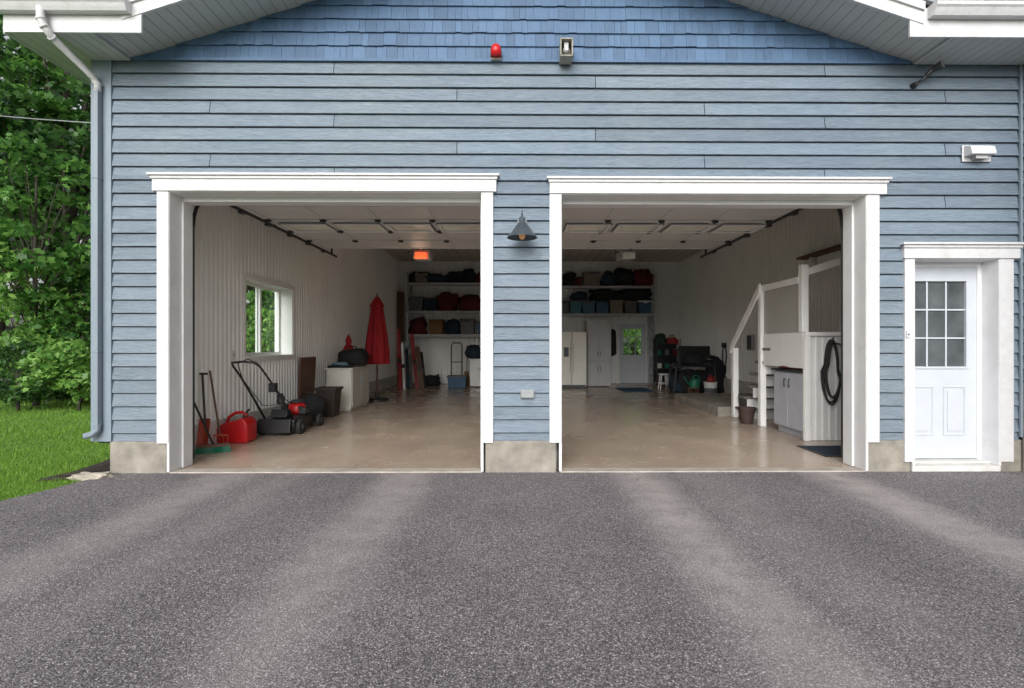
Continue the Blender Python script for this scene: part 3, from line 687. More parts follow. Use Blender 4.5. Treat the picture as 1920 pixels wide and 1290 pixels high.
mb=MB(); mb.frust(-3.66,-3.24,9.8,10.1,.833,.875,.92); mb.build('tray',mBlack,t)
mb=MB(); mb.blob((-3.45,9.95,.90),(.16,.11,.035),.5,4); mb.build('cloth',M('pale_blue_cloth',(.12,.18,.23),.9,.3,10),t,smooth=True)
t=thing('black_bag','black sports bag on the back of the cream cabinet','bag',(-3.35,10.55,.832))
mb=MB(); mb.blob((-3.38,10.5,1.0),(.30,.30,.17),.3,8,18); mb.build('body',mBagK,t,smooth=True)
mb=MB(); mb.tube([(-3.5,10.4,1.12),(-3.45,10.38,1.24),(-3.3,10.38,1.24),(-3.25,10.4,1.12)],.012,6); mb.build('handle',mBagK,t)
xx=X(652,10.75)
t=thing('folded_parasol','short red folded parasol behind the black bag on the cabinet','umbrella',(xx,10.78,.832))
mb=MB(); mb.lathe([(.13,.95),(.15,1.05),(.13,1.15),(.08,1.24),(.05,1.28),(.065,1.36),(.04,1.43),(.004,1.5)],(xx,10.8,0),16,wob=.08); mb.build('canopy',mRedF,t,smooth=True)
mb=MB(); mb.tube([(xx,10.8,.833),(xx,10.8,1.0)],.015,8); mb.build('pole',mMetal,t)
yu=11.6; xx=X(707,yu)
t=thing('patio_umbrella','tall closed red patio umbrella standing near the left wall','umbrella',(xx,yu,0))
mb=MB(); mb.lathe([(.24,.84),(.25,.88),(.245,1.1),(.21,1.45),(.17,1.75),(.135,2.0),(.12,2.12),(.15,2.14),(.10,2.24),(.05,2.33),(.03,2.36)],(xx,yu,0),32,wob=.16); mb.build('canopy',mRedF,t,smooth=True)
mb=MB(); mb.tube([(xx,yu,.06),(xx,yu,.9)],.02,8); mb.tube([(xx,yu,2.34),(xx,yu,2.44)],.016,8); mb.build('pole',M('pole_dark',(.10,.03,.03),.5),t)
mb=MB(); mb.lathe([(.26,.01),(.26,.05),(.22,.08),(.05,.10),(.03,.2),(.02,.2)],(xx,yu,0),24); mb.build('base',mBlack,t,smooth=False)
mb=MB(); mb.tube([(xx+.216*math.cos(a),yu+.216*math.sin(a),1.35) for a in [2*math.pi*i/20 for i in range(20)]],.012,6,closed=True); mb.build('tie_strap',mRedF,t)
def lean(px0,px1,yt,yb,Y,mat,name,lab,cat,tilt=.25,tip=False):
    x0=X(px0,Y);x1=X(px1,Y); zt=Z(yt,Y,px0)
    t=thing(name,lab,cat,((x0+x1)/2,Y,0),'long boards leaning by the left rack')
    mb=MB(); w=x1-x0; dx=tilt*zt*.25
    vs=[(x0+dx,Y,.01),(x1+dx,Y,.01),(x1,Y+.15,zt),(x0,Y+.15,zt)]
    if tip: vs=[(x0+dx,Y,.01),(x1+dx,Y,.01),(x1,Y+.14,zt-.1),((x0+x1)/2,Y+.12,zt),(x0,Y+.14,zt-.1)]
    n=len(vs); mb.add(vs+[(a,b+.03,c) for a,b,c in vs],[tuple(range(n)),tuple(range(n,2*n))[::-1]]+[(i,(i+1)%n,n+(i+1)%n,n+i) for i in range(n)])
    mb.build('body',mat,t)
    mb=MB(); zz=zt*.45; mb.box(x0+dx*.55-.002,x1+dx*.55+.002,Y+.05,Y+.062,zz,zz+.10); mb.build('band',mBlack,t)
mRdk=M('dark_red_paint',(.28,.012,.015),.45,.2)
lean(741,748,616,727,14.3,mRdk,'ski','narrow red ski leaning left of the rack, nearest the umbrella','ski',.2,True)
lean(750,755,640,727,14.5,mInW,'ski','narrow white ski leaning beside the red one','ski',.25,True)
lean(757,763,650,729,14.4,mBagB,'snowboard','dark blue board leaning in front of the left rack','board',.3,True)
lean(766,773,625,728,14.9,mRdk,'long_board','red board leaning against the left rack post','board',.5)
lean(776,784,650,729,14.7,mWood,'wood_plank','brown plank leaning against the left rack','plank',.6)
lean(786,790,660,729,14.8,mBagK,'black_pole','black pole at the right end of the leaning boards','pole',.6)
t=thing('plywood_sheet','tall brown sheet standing in the far left corner','plywood sheet',(X(748,16.2),16.3,0))
mb=MB(); a=X(743,16.2); mb.box(a,a+.22,16.3,16.34,.01,2.95); mb.build('sheet',mWood,t)
mb=MB(); mb.box(a+.03,a+.19,16.28,16.297,.3,1.3); mb.box(a+.03,a+.19,16.28,16.297,1.5,2.8); mb.build('inset',mWood,t)

def rack(x0,x1,y0,y1,zs,ztop,zbot,lab):
    t=thing('storage_rack',lab,'shelving rack',((x0+x1)/2,(y0+y1)/2,zbot),'storage racks on the back wall')
    for z in zs:
        mb=MB(); mb.box(x0+.03,x1-.03,y0+.03,y1,z-.03,z); mb.box(x0+.03,x1-.03,y0,y0+.028,z-.075,z+.005); mb.build('shelf',mGrey2,t)
    for xx in (x0,x1-.05):
        for yy in (y0,y1-.05):
            mb=MB(); mb.box(xx,xx+.05,yy-.006,yy+.05,zbot,ztop); mb.build('post',mMetal,t)
        mb=MB(); z=zbot+.1; s=0
        while z+.3<ztop:
            mb.tube([(xx+.025,y0+.05 if s else y1-.06,z),(xx+.025,y1-.06 if s else y0+.05,z+.3)],.012,5); z+=.3; s=1-s
        mb.build('brace',mMetal,t)
    return t
RY=16.1
zL=[Z(627,RY,830),Z(583,RY,830),Z(530,RY,830)]
rack(X(762,RY),X(945,RY),RY,16.75,zL,3.55,0,'three tier steel storage rack on the back wall of the left bay')
zR=[Z(588,RY,1140),Z(536,RY,1140)]
rack(X(1005,RY),X(1228,RY),RY,16.75,zR,3.5,0.0,'two tier steel storage rack on the back wall of the right bay')
GS='totes and boxes stored on the racks'; GB='bags stored in the garage'
def tote(px,w,h,z,mat,lid,lab,name='storage_tote',Y=16.2,cat='tote',grp=GS):
    x=X(px,Y); t=thing(name,lab,cat,(x,Y+.2,z),grp)
    mb=MB(); mb.frust(x-w/2,x+w/2,Y,Y+.42,z+.003,z+h*.9,.88); mb.build('body',mat,t,bevel=.01)
    mb=MB(); mb.box(x-w/2-.015,x+w/2+.015,Y-.015,Y+.435,z+h*.9+.001,z+h); mb.box(x-.06,x+.06,Y-.03,Y-.0155,z+h*.8,z+h*.95); mb.build('lid',lid,t,bevel=.008)
def bag(px,w,h,z,mat,lab,Y=16.4,name='duffel_bag',cat='bag',seed=1,strap=True):
    x=X(px,Y); t=thing(name,lab,cat,(x,Y,z),GB if cat=='bag' else None)
    mb=MB(); mb.blob((x,Y,z+h*.47),(w/2,.22,h*.53),.5,seed,20); mb.build('body',mat,t,smooth=True)
    if strap:
        mb=MB(); mb.tube([(x-w*.2,Y-.18,z+h*.6),(x-w*.12,Y-.2,z+h*1.0),(x+w*.12,Y-.2,z+h*1.0),(x+w*.2,Y-.18,z+h*.6)],.014,6); mb.build('strap',mBagK,t)
a,b,c=zL
tote(790,.42,.36,c,mBeige,mBlack,'brown tote with black lid on the top left shelf')
bag(775,.24,.36,c,mBagK,'small black bag at the left end of the top left shelf',seed=2)
bag(817,.65,.28,c,mBagB,'flat dark blue bag on the top left shelf',seed=3,strap=False)
bag(850,.48,.36,c,mBagK,'black bag left of the bulky black bag, top left shelf',seed=4)
bag(876,.55,.44,c,mBagK,'bulky black bag toward the right of the top left shelf',seed=5)
bag(905,.45,.34,c,mBagR,'dark red bag by the pillar on the top left shelf',seed=15)
tote(779,.46,.46,b,mGP,mGP,'grey crate with lid, left end of the middle left shelf')
tote(807,.42,.42,b,mBagB,mBlack,'dark blue tote with black lid on the middle left shelf')
bag(838,.68,.54,b,mBagR,'dark red sports bag in the middle of the middle left shelf',seed=6)
bag(881,.72,.52,b,mBagR,'dark red holdall beside the sports bag, middle left shelf',seed=7)
tote(915,.4,.38,b,mBagR,mBlack,'maroon tote partly behind the pillar on the middle left shelf')
bag(784,.55,.48,a,mBagR,'dark red case at the left end of the lowest left shelf',seed=8)
tote(817,.44,.48,a,mCard,mCard,'brown cardboard box on the lowest left shelf',name='cardboard_box',cat='box')
bag(848,.5,.48,a,mBagB,'dark blue bundle on the lowest left shelf beside the cardboard box',seed=9,strap=False)
tote(876,.46,.50,a,mGP,mBlack,'dark grey case right of the blue bundle on the lowest left shelf')
tote(906,.4,.42,a,mBlue,mBlack,'blue tote by the pillar on the lowest left shelf')
a,b=zR
bag(1064,.55,.46,b,mBagK,'dark bag by the pillar on the top right shelf',seed=10)
tote(1110,.52,.46,b,mBeige,mGP,'beige tote with grey lid on the top right shelf')
tote(1084,.24,.3,b,mBagR,mBlack,'small maroon box beside the beige tote on the top right shelf',name='small_box',cat='box')
bag(1140,.45,.42,b,mBagB,'dark blue bag right of the beige tote, top right shelf',seed=16)
bag(1168,.62,.54,b,mBagK,'black duffel bag on the top right shelf',seed=11)
bag(1204,.62,.54,b,mBagR,'dark red duffel bag at the right end of the top right shelf',seed=12)
for px,mt,ld,lab,w_,h_ in ((1056,mGP,mBlack,'grey tote by the pillar on the lower right shelf',.38,.40),(1080,mTeal,mGP,'teal tote with grey lid on the lower right shelf',.38,.44),(1104,mBlue,mGP,'blue tote between the teal one and a brighter blue one',.42,.42),(1130,mBlue,mBlue,'all blue tote in the middle of the lower right shelf',.40,.38),(1156,mBeige,mBeige,'beige tote on the lower right shelf',.42,.44),(1183,mGP,mBeige,'grey tote with beige lid on the lower right shelf',.40,.40),(1210,mBlue,mInW,'blue tote with white lid at the right end of the lower right shelf',.42,.42)):
    tote(px,w_,h_,a,mt,ld,lab)
bag(1133,.9,.38,a+.422,mBagK,'black bag lying on top of the blue totes',seed=13)
bag(1190,.95,.42,a+.422,mBagK,'black holdall lying on top of the grey tote',seed=14)
bag(1085,.5,.26,a+.442,mBagB,'small dark blue bag on top of the teal tote',seed=34)

Yh=15.4; xx=X(856,Yh)
t=thing('hand_truck','folding hand truck with dark frame standing below the left rack','hand truck',(xx,Yh,0))
mb=MB(); zt=Z(643,Yh); mb.tube([(xx-.16,Yh,.05),(xx-.16,Yh+.05,zt-.1),(xx-.12,Yh+.05,zt),(xx+.12,Yh+.05,zt),(xx+.16,Yh+.05,zt-.1),(xx+.16,Yh,.05)],.018,8)
for zz in (.35,.75): mb.tube([(xx-.16,Yh+.02,zz),(xx+.16,Yh+.02,zz)],.014,6)
mb.build('frame',mDMet,t)
mb=MB(); mb.box(xx-.19,xx+.19,Yh-.2,Yh-.0,.02,.04); mb.build('toe_plate',mMetal,t)
for s in (-1,1):
    mb=MB(); mb.lathe([(.05,-.02),(.10,-.02),(.10,.02),(.05,.02)],(xx+s*.22,Yh+.08,.102),16,'x'); mb.build('wheel',mRub,t)
t=thing('corn_broom','broom with brown bristles standing beside the hand truck','broom',(xx+.3,15.6,0))
mb=MB(); mb.tube([(xx+.28,15.6,.45),(xx+.32,15.7,1.25)],.012,6); mb.build('handle',mWood,t)
mb=MB(); mb.prism([(xx+.17,.02),(xx+.40,.02),(xx+.34,.46),(xx+.22,.46)],'y',15.56,15.63); mb.build('bristles',mCard,t)
tote(856,.55,.36,.008,mBlue,mGP,'blue tote with grey lid on the floor under the left rack',Y=14.9)
t=thing('white_cabinet','white low cabinet beside the pillar at the back of the left bay','cabinet',(X(893,15.2),15.4,0))
mb=MB(); a0=X(881,15.2); mb.box(a0,a0+.6,15.2,15.7,.04,.85); mb.build('body',mInW,t,bevel=.005)
for q in (0,1):
    mb=MB(); mb.box(a0+.01+q*.3,a0+.29+q*.3,15.182,15.198,.08,.83); d=mb.build('door',mInW,t,bevel=.003)
    mb=MB(); mb.box(a0+.26+q*.05,a0+.275+q*.05,15.165,15.181,.5,.6); mb.build('handle',mDMet,d)
bag(888,.4,.4,.852,mBagB,'small dark blue pouch on the white cabinet by the pillar',Y=15.4,seed=17,name='pouch')
bag(808,.6,.35,.009,mBagK,'black sack on the floor under the left rack',Y=15.8,seed=37,name='sack',strap=False)

# ---------------- right bay back
yf=14.95; xf0,xf1=X(1052,yf),X(1100,yf)
t=thing('refrigerator','cream side by side refrigerator behind the pillar','refrigerator',((xf0+xf1)/2,yf+.35,0))
zt=Z(622,yf); mb=MB(); mb.box(xf0,xf1,yf+.06,yf+.72,.03,zt); mb.build('body',mFridge,t,bevel=.01)
xs=xf0+(xf1-xf0)*.42
for a0,b0,hx in ((xf0+.003,xs-.005,xs-.05),(xs+.005,xf1-.003,xs+.05)):
    mb=MB(); mb.box(a0,b0,yf,yf+.056,.10,zt-.005); d=mb.build('door',mFridge,t,bevel=.012)
    mb=MB(); mb.tube([(hx,yf-.001,.5),(hx,yf-.04,.55),(hx,yf-.04,1.25),(hx,yf-.001,1.3)],.012,6); mb.build('handle',mCab,d)
mb=MB(); mb.box(xf0+.08,xs-.09,yf-.008,yf-.001,.92,1.2); mb.build('ice_dispenser',mDMet,t)
mb=MB(); mb.box(xf0+.02,xf1-.02,yf+.03,yf+.058,.02,.09); mb.build('grille',mDMet,t)
yf=15.35; x0,x1=X(1101,yf),X(1146,yf)
for z0,z1,lab in ((.03,Z(677,yf),'grey lower double door cabinet beside the refrigerator'),(Z(677,yf)+.006,Z(600,yf),'grey upper double door cabinet stacked on the lower one')):
    t=thing('storage_cabinet',lab,'cabinet',((x0+x1)/2,yf+.3,z0),'grey cabinets beside the refrigerator')
    mb=MB(); mb.box(x0,x1,yf,yf+.6,z0,z1); mb.build('body',mGrey2,t,bevel=.004)
    xm_=(x0+x1)/2
    for a0,b0,hx in ((x0+.004,xm_-.004,xm_-.04),(xm_+.004,x1-.004,xm_+.04)):
        mb=MB(); mb.box(a0,b0,yf-.02,yf-.002,z0+.02,z1-.02); d=mb.build('door',mGrey2,t,bevel=.003)
        mb=MB(); zz=z1-.3 if z0<.1 else z0+.15; mb.tube([(hx,yf-.035,zz),(hx,yf-.035,zz+.14)],.009,6); mb.box(hx-.004,hx+.004,yf-.034,yf-.0205,zz+.02,zz+.03); mb.build('handle',mDMet,d)
t=thing('hanging_coat','black coat hanging between the grey cabinets and the rear door','coat',(X(1151,16.4),16.5,.8))
mb=MB(); xx=X(1151,16.4)
mb.prism([(xx-.03,1.78),(xx-.10,1.70),(xx-.13,1.3),(xx-.12,.95),(xx-.04,.90),(xx+.05,.93),(xx+.11,.98),(xx+.10,1.4),(xx+.09,1.70),(xx+.03,1.78)],'y',16.5,16.64); fixn(mb.build('body',mBagK,t,bevel=.02))
mb=MB(); mb.tube([(xx-.09,16.52,1.66),(xx-.14,16.49,1.3),(xx-.12,16.47,1.08)],.04,8); mb.build('sleeve',mBagK,t,smooth=True)
mb=MB(); mb.tube([(xx,16.79,1.84),(xx,16.6,1.82),(xx,16.58,1.76)],.012,6); mb.build('hook',mMetal,t)
def mat_(px0,px1,y0,y1,mt,lab,name='floor_mat'):
    Ya=H*F/(y1-HY); Yb=H*F/(y0-HY); t=thing(name,lab,'mat',(X((px0+px1)/2,Ya),(Ya+Yb)/2,.008))
    a0,b0=X(px0,Ya),X(px1,Ya)
    mb=MB(); mb.box(a0,b0,Ya,Yb,.009,.02); mb.build('mat',mt,t)
    mb=MB(); e=.03; mb.box(a0-e,b0+e,Ya-e,Ya-.001,.009,.018); mb.box(a0-e,b0+e,Yb+.001,Yb+e,.009,.018); mb.box(a0-e,a0-.001,Ya,Yb,.009,.018); mb.box(b0+.001,b0+e,Ya,Yb,.009,.018); mb.build('border',mBlack,t)
mat_(1172,1228,728,736,mRug2,'blue patterned rug in front of the rear door','rug')
t=thing('step_ladder','aluminium step ladder folded against the wall right of the rear door','ladder',(X(1221,16.2),16.3,0))
mb=MB(); xx=X(1216,16.2)
for s in (0,.17): mb.box(xx+s,xx+s+.03,16.3,16.36,0.01,2.3,Matrix.Rotation(-.04,3,'X'))
mb.build('side_rail',mMetal,t)
for q in range(7):
    mb=MB(); mb.box(xx+.031,xx+.169,16.29+q*.01,16.36+q*.01,.28+q*.29,.31+q*.29); mb.build('rung',mMetal,t)
ys=15.6; x0,x1=X(1231,ys),X(1276,ys)
t=thing('shelf_unit','dark metal shelf unit in the back right corner','shelf unit',((x0+x1)/2,ys+.2,0))
for z in (.15,.55,.95,1.3):
    mb=MB(); mb.box(x0+.021,x1-.021,ys+.0,ys+.4,z-.02,z); mb.build('shelf',mDMet,t)
mb=MB(); mb.box(x0+.021,x1-.021,ys+.401,ys+.41,.1,1.45); mb.build('back_sheet',mBlack,t)
for a0 in (x0,x1-.02):
    for b0 in (ys,ys+.38):
        mb=MB(); mb.box(a0,a0+.02,b0-.001,b0+.021,.0,1.45); mb.build('post',mDMet,t)
kinds=[(mCard,.08,.14,'terracotta brown pot'),(mGP,.09,.16,'grey paint pot'),(mCab,.08,.15,'cream paint pot'),(mBagR,.09,.18,'dark red pot'),(mGreenP,.08,.14,'green pot')]
rows={.15:'bottom',.55:'second lowest',.95:'second highest'}
for zi,(z,rn) in enumerate(rows.items()):
    for q in range(3):
        mt,rr,hh,nm=kinds[(zi*2+q*2)%5]; pos=['left end','middle','right end'][q]
        c=(x0+.13+q*(x1-x0-.26)/2,ys+.15,z+.002)
        t=thing('paint_pot',f'{nm} at the {pos} of the {rn} shelf in the dark unit','pot',c,'pots in the dark shelf unit')
        mb=MB(); mb.lathe([(rr*.85,0),(rr,hh*.9),(rr,hh)],c,16); mb.build('body',mt,t)
        mb=MB(); mb.lathe([(rr*1.05,hh+.001),(rr*1.05,hh+.015),(rr*.5,hh+.02)],c,16); mb.build('lid',mDMet,t)
xx=(x0+x1)/2
t=thing('tool_case','red tool case on top of the dark shelf unit','tool case',(xx+.12,ys+.15,1.302))
mb=MB(); mb.prism([(xx-.02,1.303),(xx+.32,1.303),(xx+.32,1.42),(xx+.22,1.5),(xx+.06,1.5),(xx-.02,1.42)],'y',ys+.05,ys+.3); mb.build('body',mRdk,t,bevel=.01)
mb=MB(); mb.tube([(xx+.08,ys+.15,1.5),(xx+.1,ys+.15,1.57),(xx+.2,ys+.15,1.57),(xx+.22,ys+.15,1.5)],.014,6); mb.build('handle',mBlack,t)
t=thing('green_bag','dark green bag on top of the dark shelf unit','bag',(x0+.15,ys+.2,1.302))
mb=MB(); mb.blob((x0+.17,ys+.2,1.44),(.16,.14,.17),.3,4); mb.build('body',M('dark_green_cloth',(.02,.05,.03),.8,.3),t,smooth=True)
mb=MB(); mb.tube([(x0+.1,ys+.1,1.5),(x0+.12,ys+.08,1.62),(x0+.22,ys+.08,1.62),(x0+.24,ys+.1,1.5)],.012,6); mb.build('strap',mBagK,t)
ys2=14.4; xx=X(1244,ys2)
def stool(xx,y,h,r,mt,lab):
    t=thing('stool',lab,'stool',(xx,y,0))
    mb=MB(); mb.lathe([(r,h-.04),(r*1.05,h-.02),(r,h)],(xx,y,0),20); mb.build('seat',mt,t)
    for k in range(4):
        a_=math.pi/4+k*math.pi/2; mb=MB(); mb.tube([(xx+r*.7*math.cos(a_),y+r*.7*math.sin(a_),h-.04),(xx+r*1.1*math.cos(a_),y+r*1.1*math.sin(a_),.009)],.016,6); mb.build('leg',mt,t)
    mb=MB(); mb.tube([(xx+r*.95*math.cos(q),y+r*.95*math.sin(q),h*.4) for q in [2*math.pi*i/16 for i in range(16)]],.009,5,closed=True); mb.build('ring',mt,t)
stool(xx,ys2,.46,.15,mInW,'round white stool with splayed legs in front of the dark shelf unit')
yg=13.0; x0,x1=X(1284,yg),X(1345,yg)
t=thing('work_table','black work table with a raised back panel near the right wall','table',((x0+x1)/2,yg+.3,0))
mb=MB(); mb.box(x0-.25,x1,yg,yg+.6,.70,.75); mb.build('tabletop',mBlack,t,bevel=.006)
for a0 in (x0-.2,x1-.06):
    for b0 in (yg+.03,yg+.53):
        mb=MB(); mb.tube([(a0,b0,.70),(a0+(.08 if a0>x0 else -.08),b0,.01)],.018,6); mb.build('leg',mDMet,t)
mb=MB(); mb.box(x0,x1,yg+.5,yg+.56,.751,1.24); mb.build('back_panel',mBlack,t,bevel=.01)
bag(1300,.45,.3,.752,mBagK,'black tool bag on the black work table',Y=yg+.25,seed=21,name='tool_bag')
t=thing('bench_grinder','dark steel grinder on the right side of the black work table','machine',(x1-.2,yg+.25,.752))
mb=MB(); mb.box(x1-.32,x1-.1,yg+.15,yg+.35,.753,.83); mb.lathe([(.06,-.12),(.09,-.08),(.09,.08),(.05,.12)],(x1-.2,yg+.25,.93),14,'x'); mb.build('body',mDMet,t)
mb=MB(); mb.tube([(x1-.2,yg+.1,.9),(x1-.2,yg+.02,.9)],.015,6); mb.tube([(x1-.28,yg+.03,.9),(x1-.12,yg+.03,.9)],.008,6); mb.build('crank',mMetal,t)
bag(1288,.75,.6,.009,mBagK,'black sack on the floor under the work table',Y=13.35,seed=22,name='sack',strap=False)
bag(1320,.6,.55,.009,mBagK,'black bundle on the floor under the right half of the work table',Y=13.5,seed=23,name='bundle',strap=False)
bag(1340,.45,.9,.009,mBagK,'upright black sack at the right leg of the work table',Y=13.3,seed=33,name='sack',strap=False)
bag(1268,.3,.5,.009,mBagB,'dark blue sack left of the black work table',Y=13.4,seed=43,name='sack',strap=False)
stool(X(1303,12.6),12.7,.22,.15,mWood,'low wooden stool carrying the green watering can')
yw=12.65; xx=X(1302,yw)
t=thing('watering_can','green watering can on the low wooden stool','watering can',(xx,yw,.222))
mb=MB(); mb.lathe([(.12,.222),(.125,.30),(.115,.40),(.09,.43),(.06,.435)],(xx,yw,0),20); mb.build('body',mGreenP,t,smooth=False)
mb=MB(); mb.tube([(xx-.11,yw,.27),(xx-.2,yw,.38),(xx-.25,yw,.46)],.016,8); mb.lathe([(.015,0),(.035,.03)],(xx-.25,yw,.45),12); mb.build('spout',mGreenP,t)
mb=MB(); mb.tube([(xx-.05,yw,.43),(xx,yw,.52),(xx+.1,yw,.5),(xx+.14,yw,.4),(xx+.12,yw,.3)],.012,6); mb.build('handle',mGreenP,t)
yw=12.5; xx=X(1332,yw)
t=thing('bucket','white plastic bucket with dark label and wire handle','bucket',(xx,yw,0))
mb=MB(); mb.lathe([(.13,.009),(.155,.34),(.165,.345),(.165,.36),(.15,.36),(.13,.10)],(xx,yw,0),24); mb.build('body',mInW,t)
mb=MB(); mb.lathe([(.1465,.10),(.155,.22)],(xx,yw,0),24); mb.build('label',mGP,t)
mb=MB(); mb.tube([(xx-.165,yw,.33),(xx-.12,yw-.1,.25),(xx,yw-.165,.21),(xx+.12,yw-.1,.25),(xx+.165,yw,.33)],.005,5); mb.build('handle',mMetal,t)
t=thing('red_jug','small red jug standing in the white bucket','jug',(xx,yw,.12))
mb=MB(); mb.lathe([(.08,.12),(.09,.4),(.08,.46),(.03,.5),(.03,.53)],(xx,yw,0),16); mb.build('body',mRdk,t)
mb=MB(); mb.tube([(xx+.05,yw,.47),(xx+.12,yw,.5),(xx+.1,yw,.38)],.012,6); mb.build('handle',mRdk,t)
xx=X(1312,12.0)
t=thing('flat_tray','dark grey green flat tray on the floor left of the concrete step','tray',(xx,12.0,0))
mb=MB(); mb.frust(xx-.3,xx+.3,11.7,12.25,.01,.05,.95); mb.build('tray',M('grey_green',(.08,.13,.12),.6),t)
mb=MB(); mb.box(xx-.22,xx+.22,11.8,12.15,.052,.07); mb.build('liner',mGP,t)
t=thing('pressure_hose','small black hose loop hanging on the right wall above the concrete step','hose',(XRW-.05,12.95,.8))
mb=MB(); hy=13.1
mb.tube([(XRW-.06,hy+.12*math.cos(q),.98+.26*math.sin(q)) for q in [2*math.pi*i/20 for i in range(20)]],.014,6,closed=True)
mb.tube([(XRW-.06,hy,.72),(XRW-.1,hy-.1,.5),(XRW-.08,hy-.2,.44)],.012,6)
mb.build('coil',mRub,t)
mb=MB(); mb.box(XRW-.12,XRW-.022,hy-.05,hy+.05,1.2,1.32); mb.build('bracket',mDMet,t)
t=thing('wall_box','grey electrical box on the right wall near the hose','electrical box',(XRW-.04,11.6,1.2))
mb=MB(); mb.box(XRW-.09,XRW-.022,11.5,11.75,1.15,1.5); mb.build('body',mGrey2,t,bevel=.005)
mb=MB(); mb.box(XRW-.098,XRW-.091,11.52,11.73,1.17,1.48); mb.build('cover',mGP,t)

# ---------------- stairs
SX=3.78; ZL=1.43
ST=thing('staircase','white painted wooden staircase with landing and railings in the right bay','staircase',(SX+.5,7.8,0))
n=6
for k in range(n):
    zz=ZL*(k+1)/(n+1); yy=8.95-k*.215
    mb=MB(); mb.box(SX-.02,SX+.95,yy-.24,yy+.02,zz-.04,zz); mb.build('tread',mTread,ST,bevel=.005)
    mb=MB(); mb.box(SX+.03,SX+.95,yy-.235,yy-.218,zz-.20 if k else .01,zz-.041); mb.build('riser',mInW,ST)
mb=MB(); mb.prism([(8.98,.01),(8.98,.06),(7.74,1.15),(7.74,.92),(8.8,.01)],'x',SX+.96,SX+.995); fixn(mb.build('stringer',mInW,ST))
mb=MB(); mb.box(SX+.0,XRW-.02,6.74,7.72,ZL-.04,ZL); mb.build('landing',mInW,ST,bevel=.004)
mb=MB(); ribs(mb,lambda u,d,z:(u,6.735-d,z),SX+.0,XRW-.02,.012,ZL-.042,[],.09,.012); mb.build('beadboard_panel',mInW,ST)
mb=MB(); mb.box(SX-.01,SX+.06,6.70,6.722,.01,ZL-.04); mb.box(SX-.012,SX+.0,6.722,6.76,.01,ZL-.04); mb.box(SX-.02,XRW-.02,6.69,6.72,ZL-.04,ZL+.012); mb.build('edge_trim',mInW,ST,bevel=.003)
mb=MB(); mb.box(SX-.012,SX+.01,6.765,7.86,.96,ZL+.01); mb.build('side_panel',mInW,ST,bevel=.003)
mb=MB(); mb.box(SX+.004,SX+.016,6.85,7.87,ZL+.012,2.098); mb.build('railing_panel',mRailP,ST)
def post(x,y,z0,z1,s=.045): 
    mb=MB(); mb.box(x-s,x+s,y-s,y+s,z0,z1); mb.build('post',mInW,ST,bevel=.005)
post(SX+.0,7.92,.01,2.19); post(SX+.02,6.52+.28,ZL+.013,2.34); post(SX+.0,8.92,.01,1.22)
post(XRW-.12,6.8,ZL+.013,2.22)
mb=MB(); mb.box(SX-.03,SX+.05,6.846,7.874,2.10,2.19); mb.build('rail',mInW,ST,bevel=.004)
mb=MB(); mb.prism([(SX+.07,2.20),(XRW-.17,2.62),(XRW-.17,2.72),(SX+.07,2.30)],'y',6.77,6.83); mb.build('rail',mInW,ST,bevel=.004)
mb=MB(); mb.prism([(8.96,1.13),(8.96,1.25),(7.87,2.22),(7.87,2.08)],'x',SX-.075,SX-.046); fixn(mb.build('stair_rail',mInW,ST))
mb=MB(); mb.box(SX-.25,SX+1.5,9.05,11.6,.0,.17); tag(mb.build('concrete_step',mConc,bevel=.01),'low concrete step at the foot of the white stairs','step')
t=thing('under_stair_cabinet','pale blue grey two door cabinet under the white landing','cabinet',(SX+.3,7.2,0))
mb=MB(); mb.box(SX+.02,SX+.55,6.78,7.56,.10,.90); mb.box(SX+.06,SX+.55,6.8,7.54,.01,.10); mb.build('body',mGrey,t,bevel=.004)
mb=MB(); mb.box(SX-.02,SX+.56,6.775,7.60,.901,.93); mb.build('countertop',mDMet,t)
for a0,b0,hy in ((6.79,7.165,7.11),(7.175,7.55,7.23)):
    mb=MB(); mb.box(SX+.0,SX+.018,a0,b0,.12,.885); d=mb.build('door',mGrey,t,bevel=.003)
    mb=MB(); mb.tube([(SX-.02,hy,.68),(SX-.02,hy,.80)],.007,6); mb.box(SX-.018,SX-.001,hy-.005,hy+.005,.69,.70); mb.box(SX-.018,SX-.001,hy-.005,hy+.005,.78,.79); mb.build('handle',mDMet,d)
bag(1488,.3,.05,.931,mBagR,'thin dark red cloth on the counter under the landing',Y=7.25,seed=31,name='folded_cloth',cat='cloth',strap=False)
yh=6.68; xx=X(1558,yh)
t=thing('coiled_hose','black hose looped on a hook on the white beadboard panel','hose',(xx,yh,.5))
mb=MB()
for r_,o_,dz,hh in ((.115,0,0,.41),(.095,.02,.03,.37),(.105,.01,-.02,.42),(.085,.03,.01,.36)):
    mb.tube([(xx+r_*math.sin(q)*(1.1 if math.cos(q)<0 else .75)+o_*.5,yh-o_,.93+dz+hh*math.cos(q)) for q in [2*math.pi*i/28 for i in range(28)]],.012,6,closed=True)
mb.build('coil',mRub,t,smooth=True)
mb=MB(); mb.tube([(xx,yh+.04,1.33),(xx,yh-.04,1.33),(xx,yh-.05,1.37)],.01,6); mb.tube([(xx+.0,yh-.01,1.30),(xx+.14,yh,1.28),(xx+.3,yh,1.2)],.012,6); mb.build('hook',mDMet,t)
t=thing('plant_pot','small dark brown pot on the floor below the stairs','pot',(X(1413,8.3),8.3,0))
xx=X(1414,8.2); mb=MB(); mb.lathe([(.09,.01),(.13,.24),(.14,.24),(.14,.27),(.12,.27),(.10,.12)],(xx-.12,8.2,0),20); mb.build('body',M('brown_clay',(.05,.03,.025),.7,.2),t)
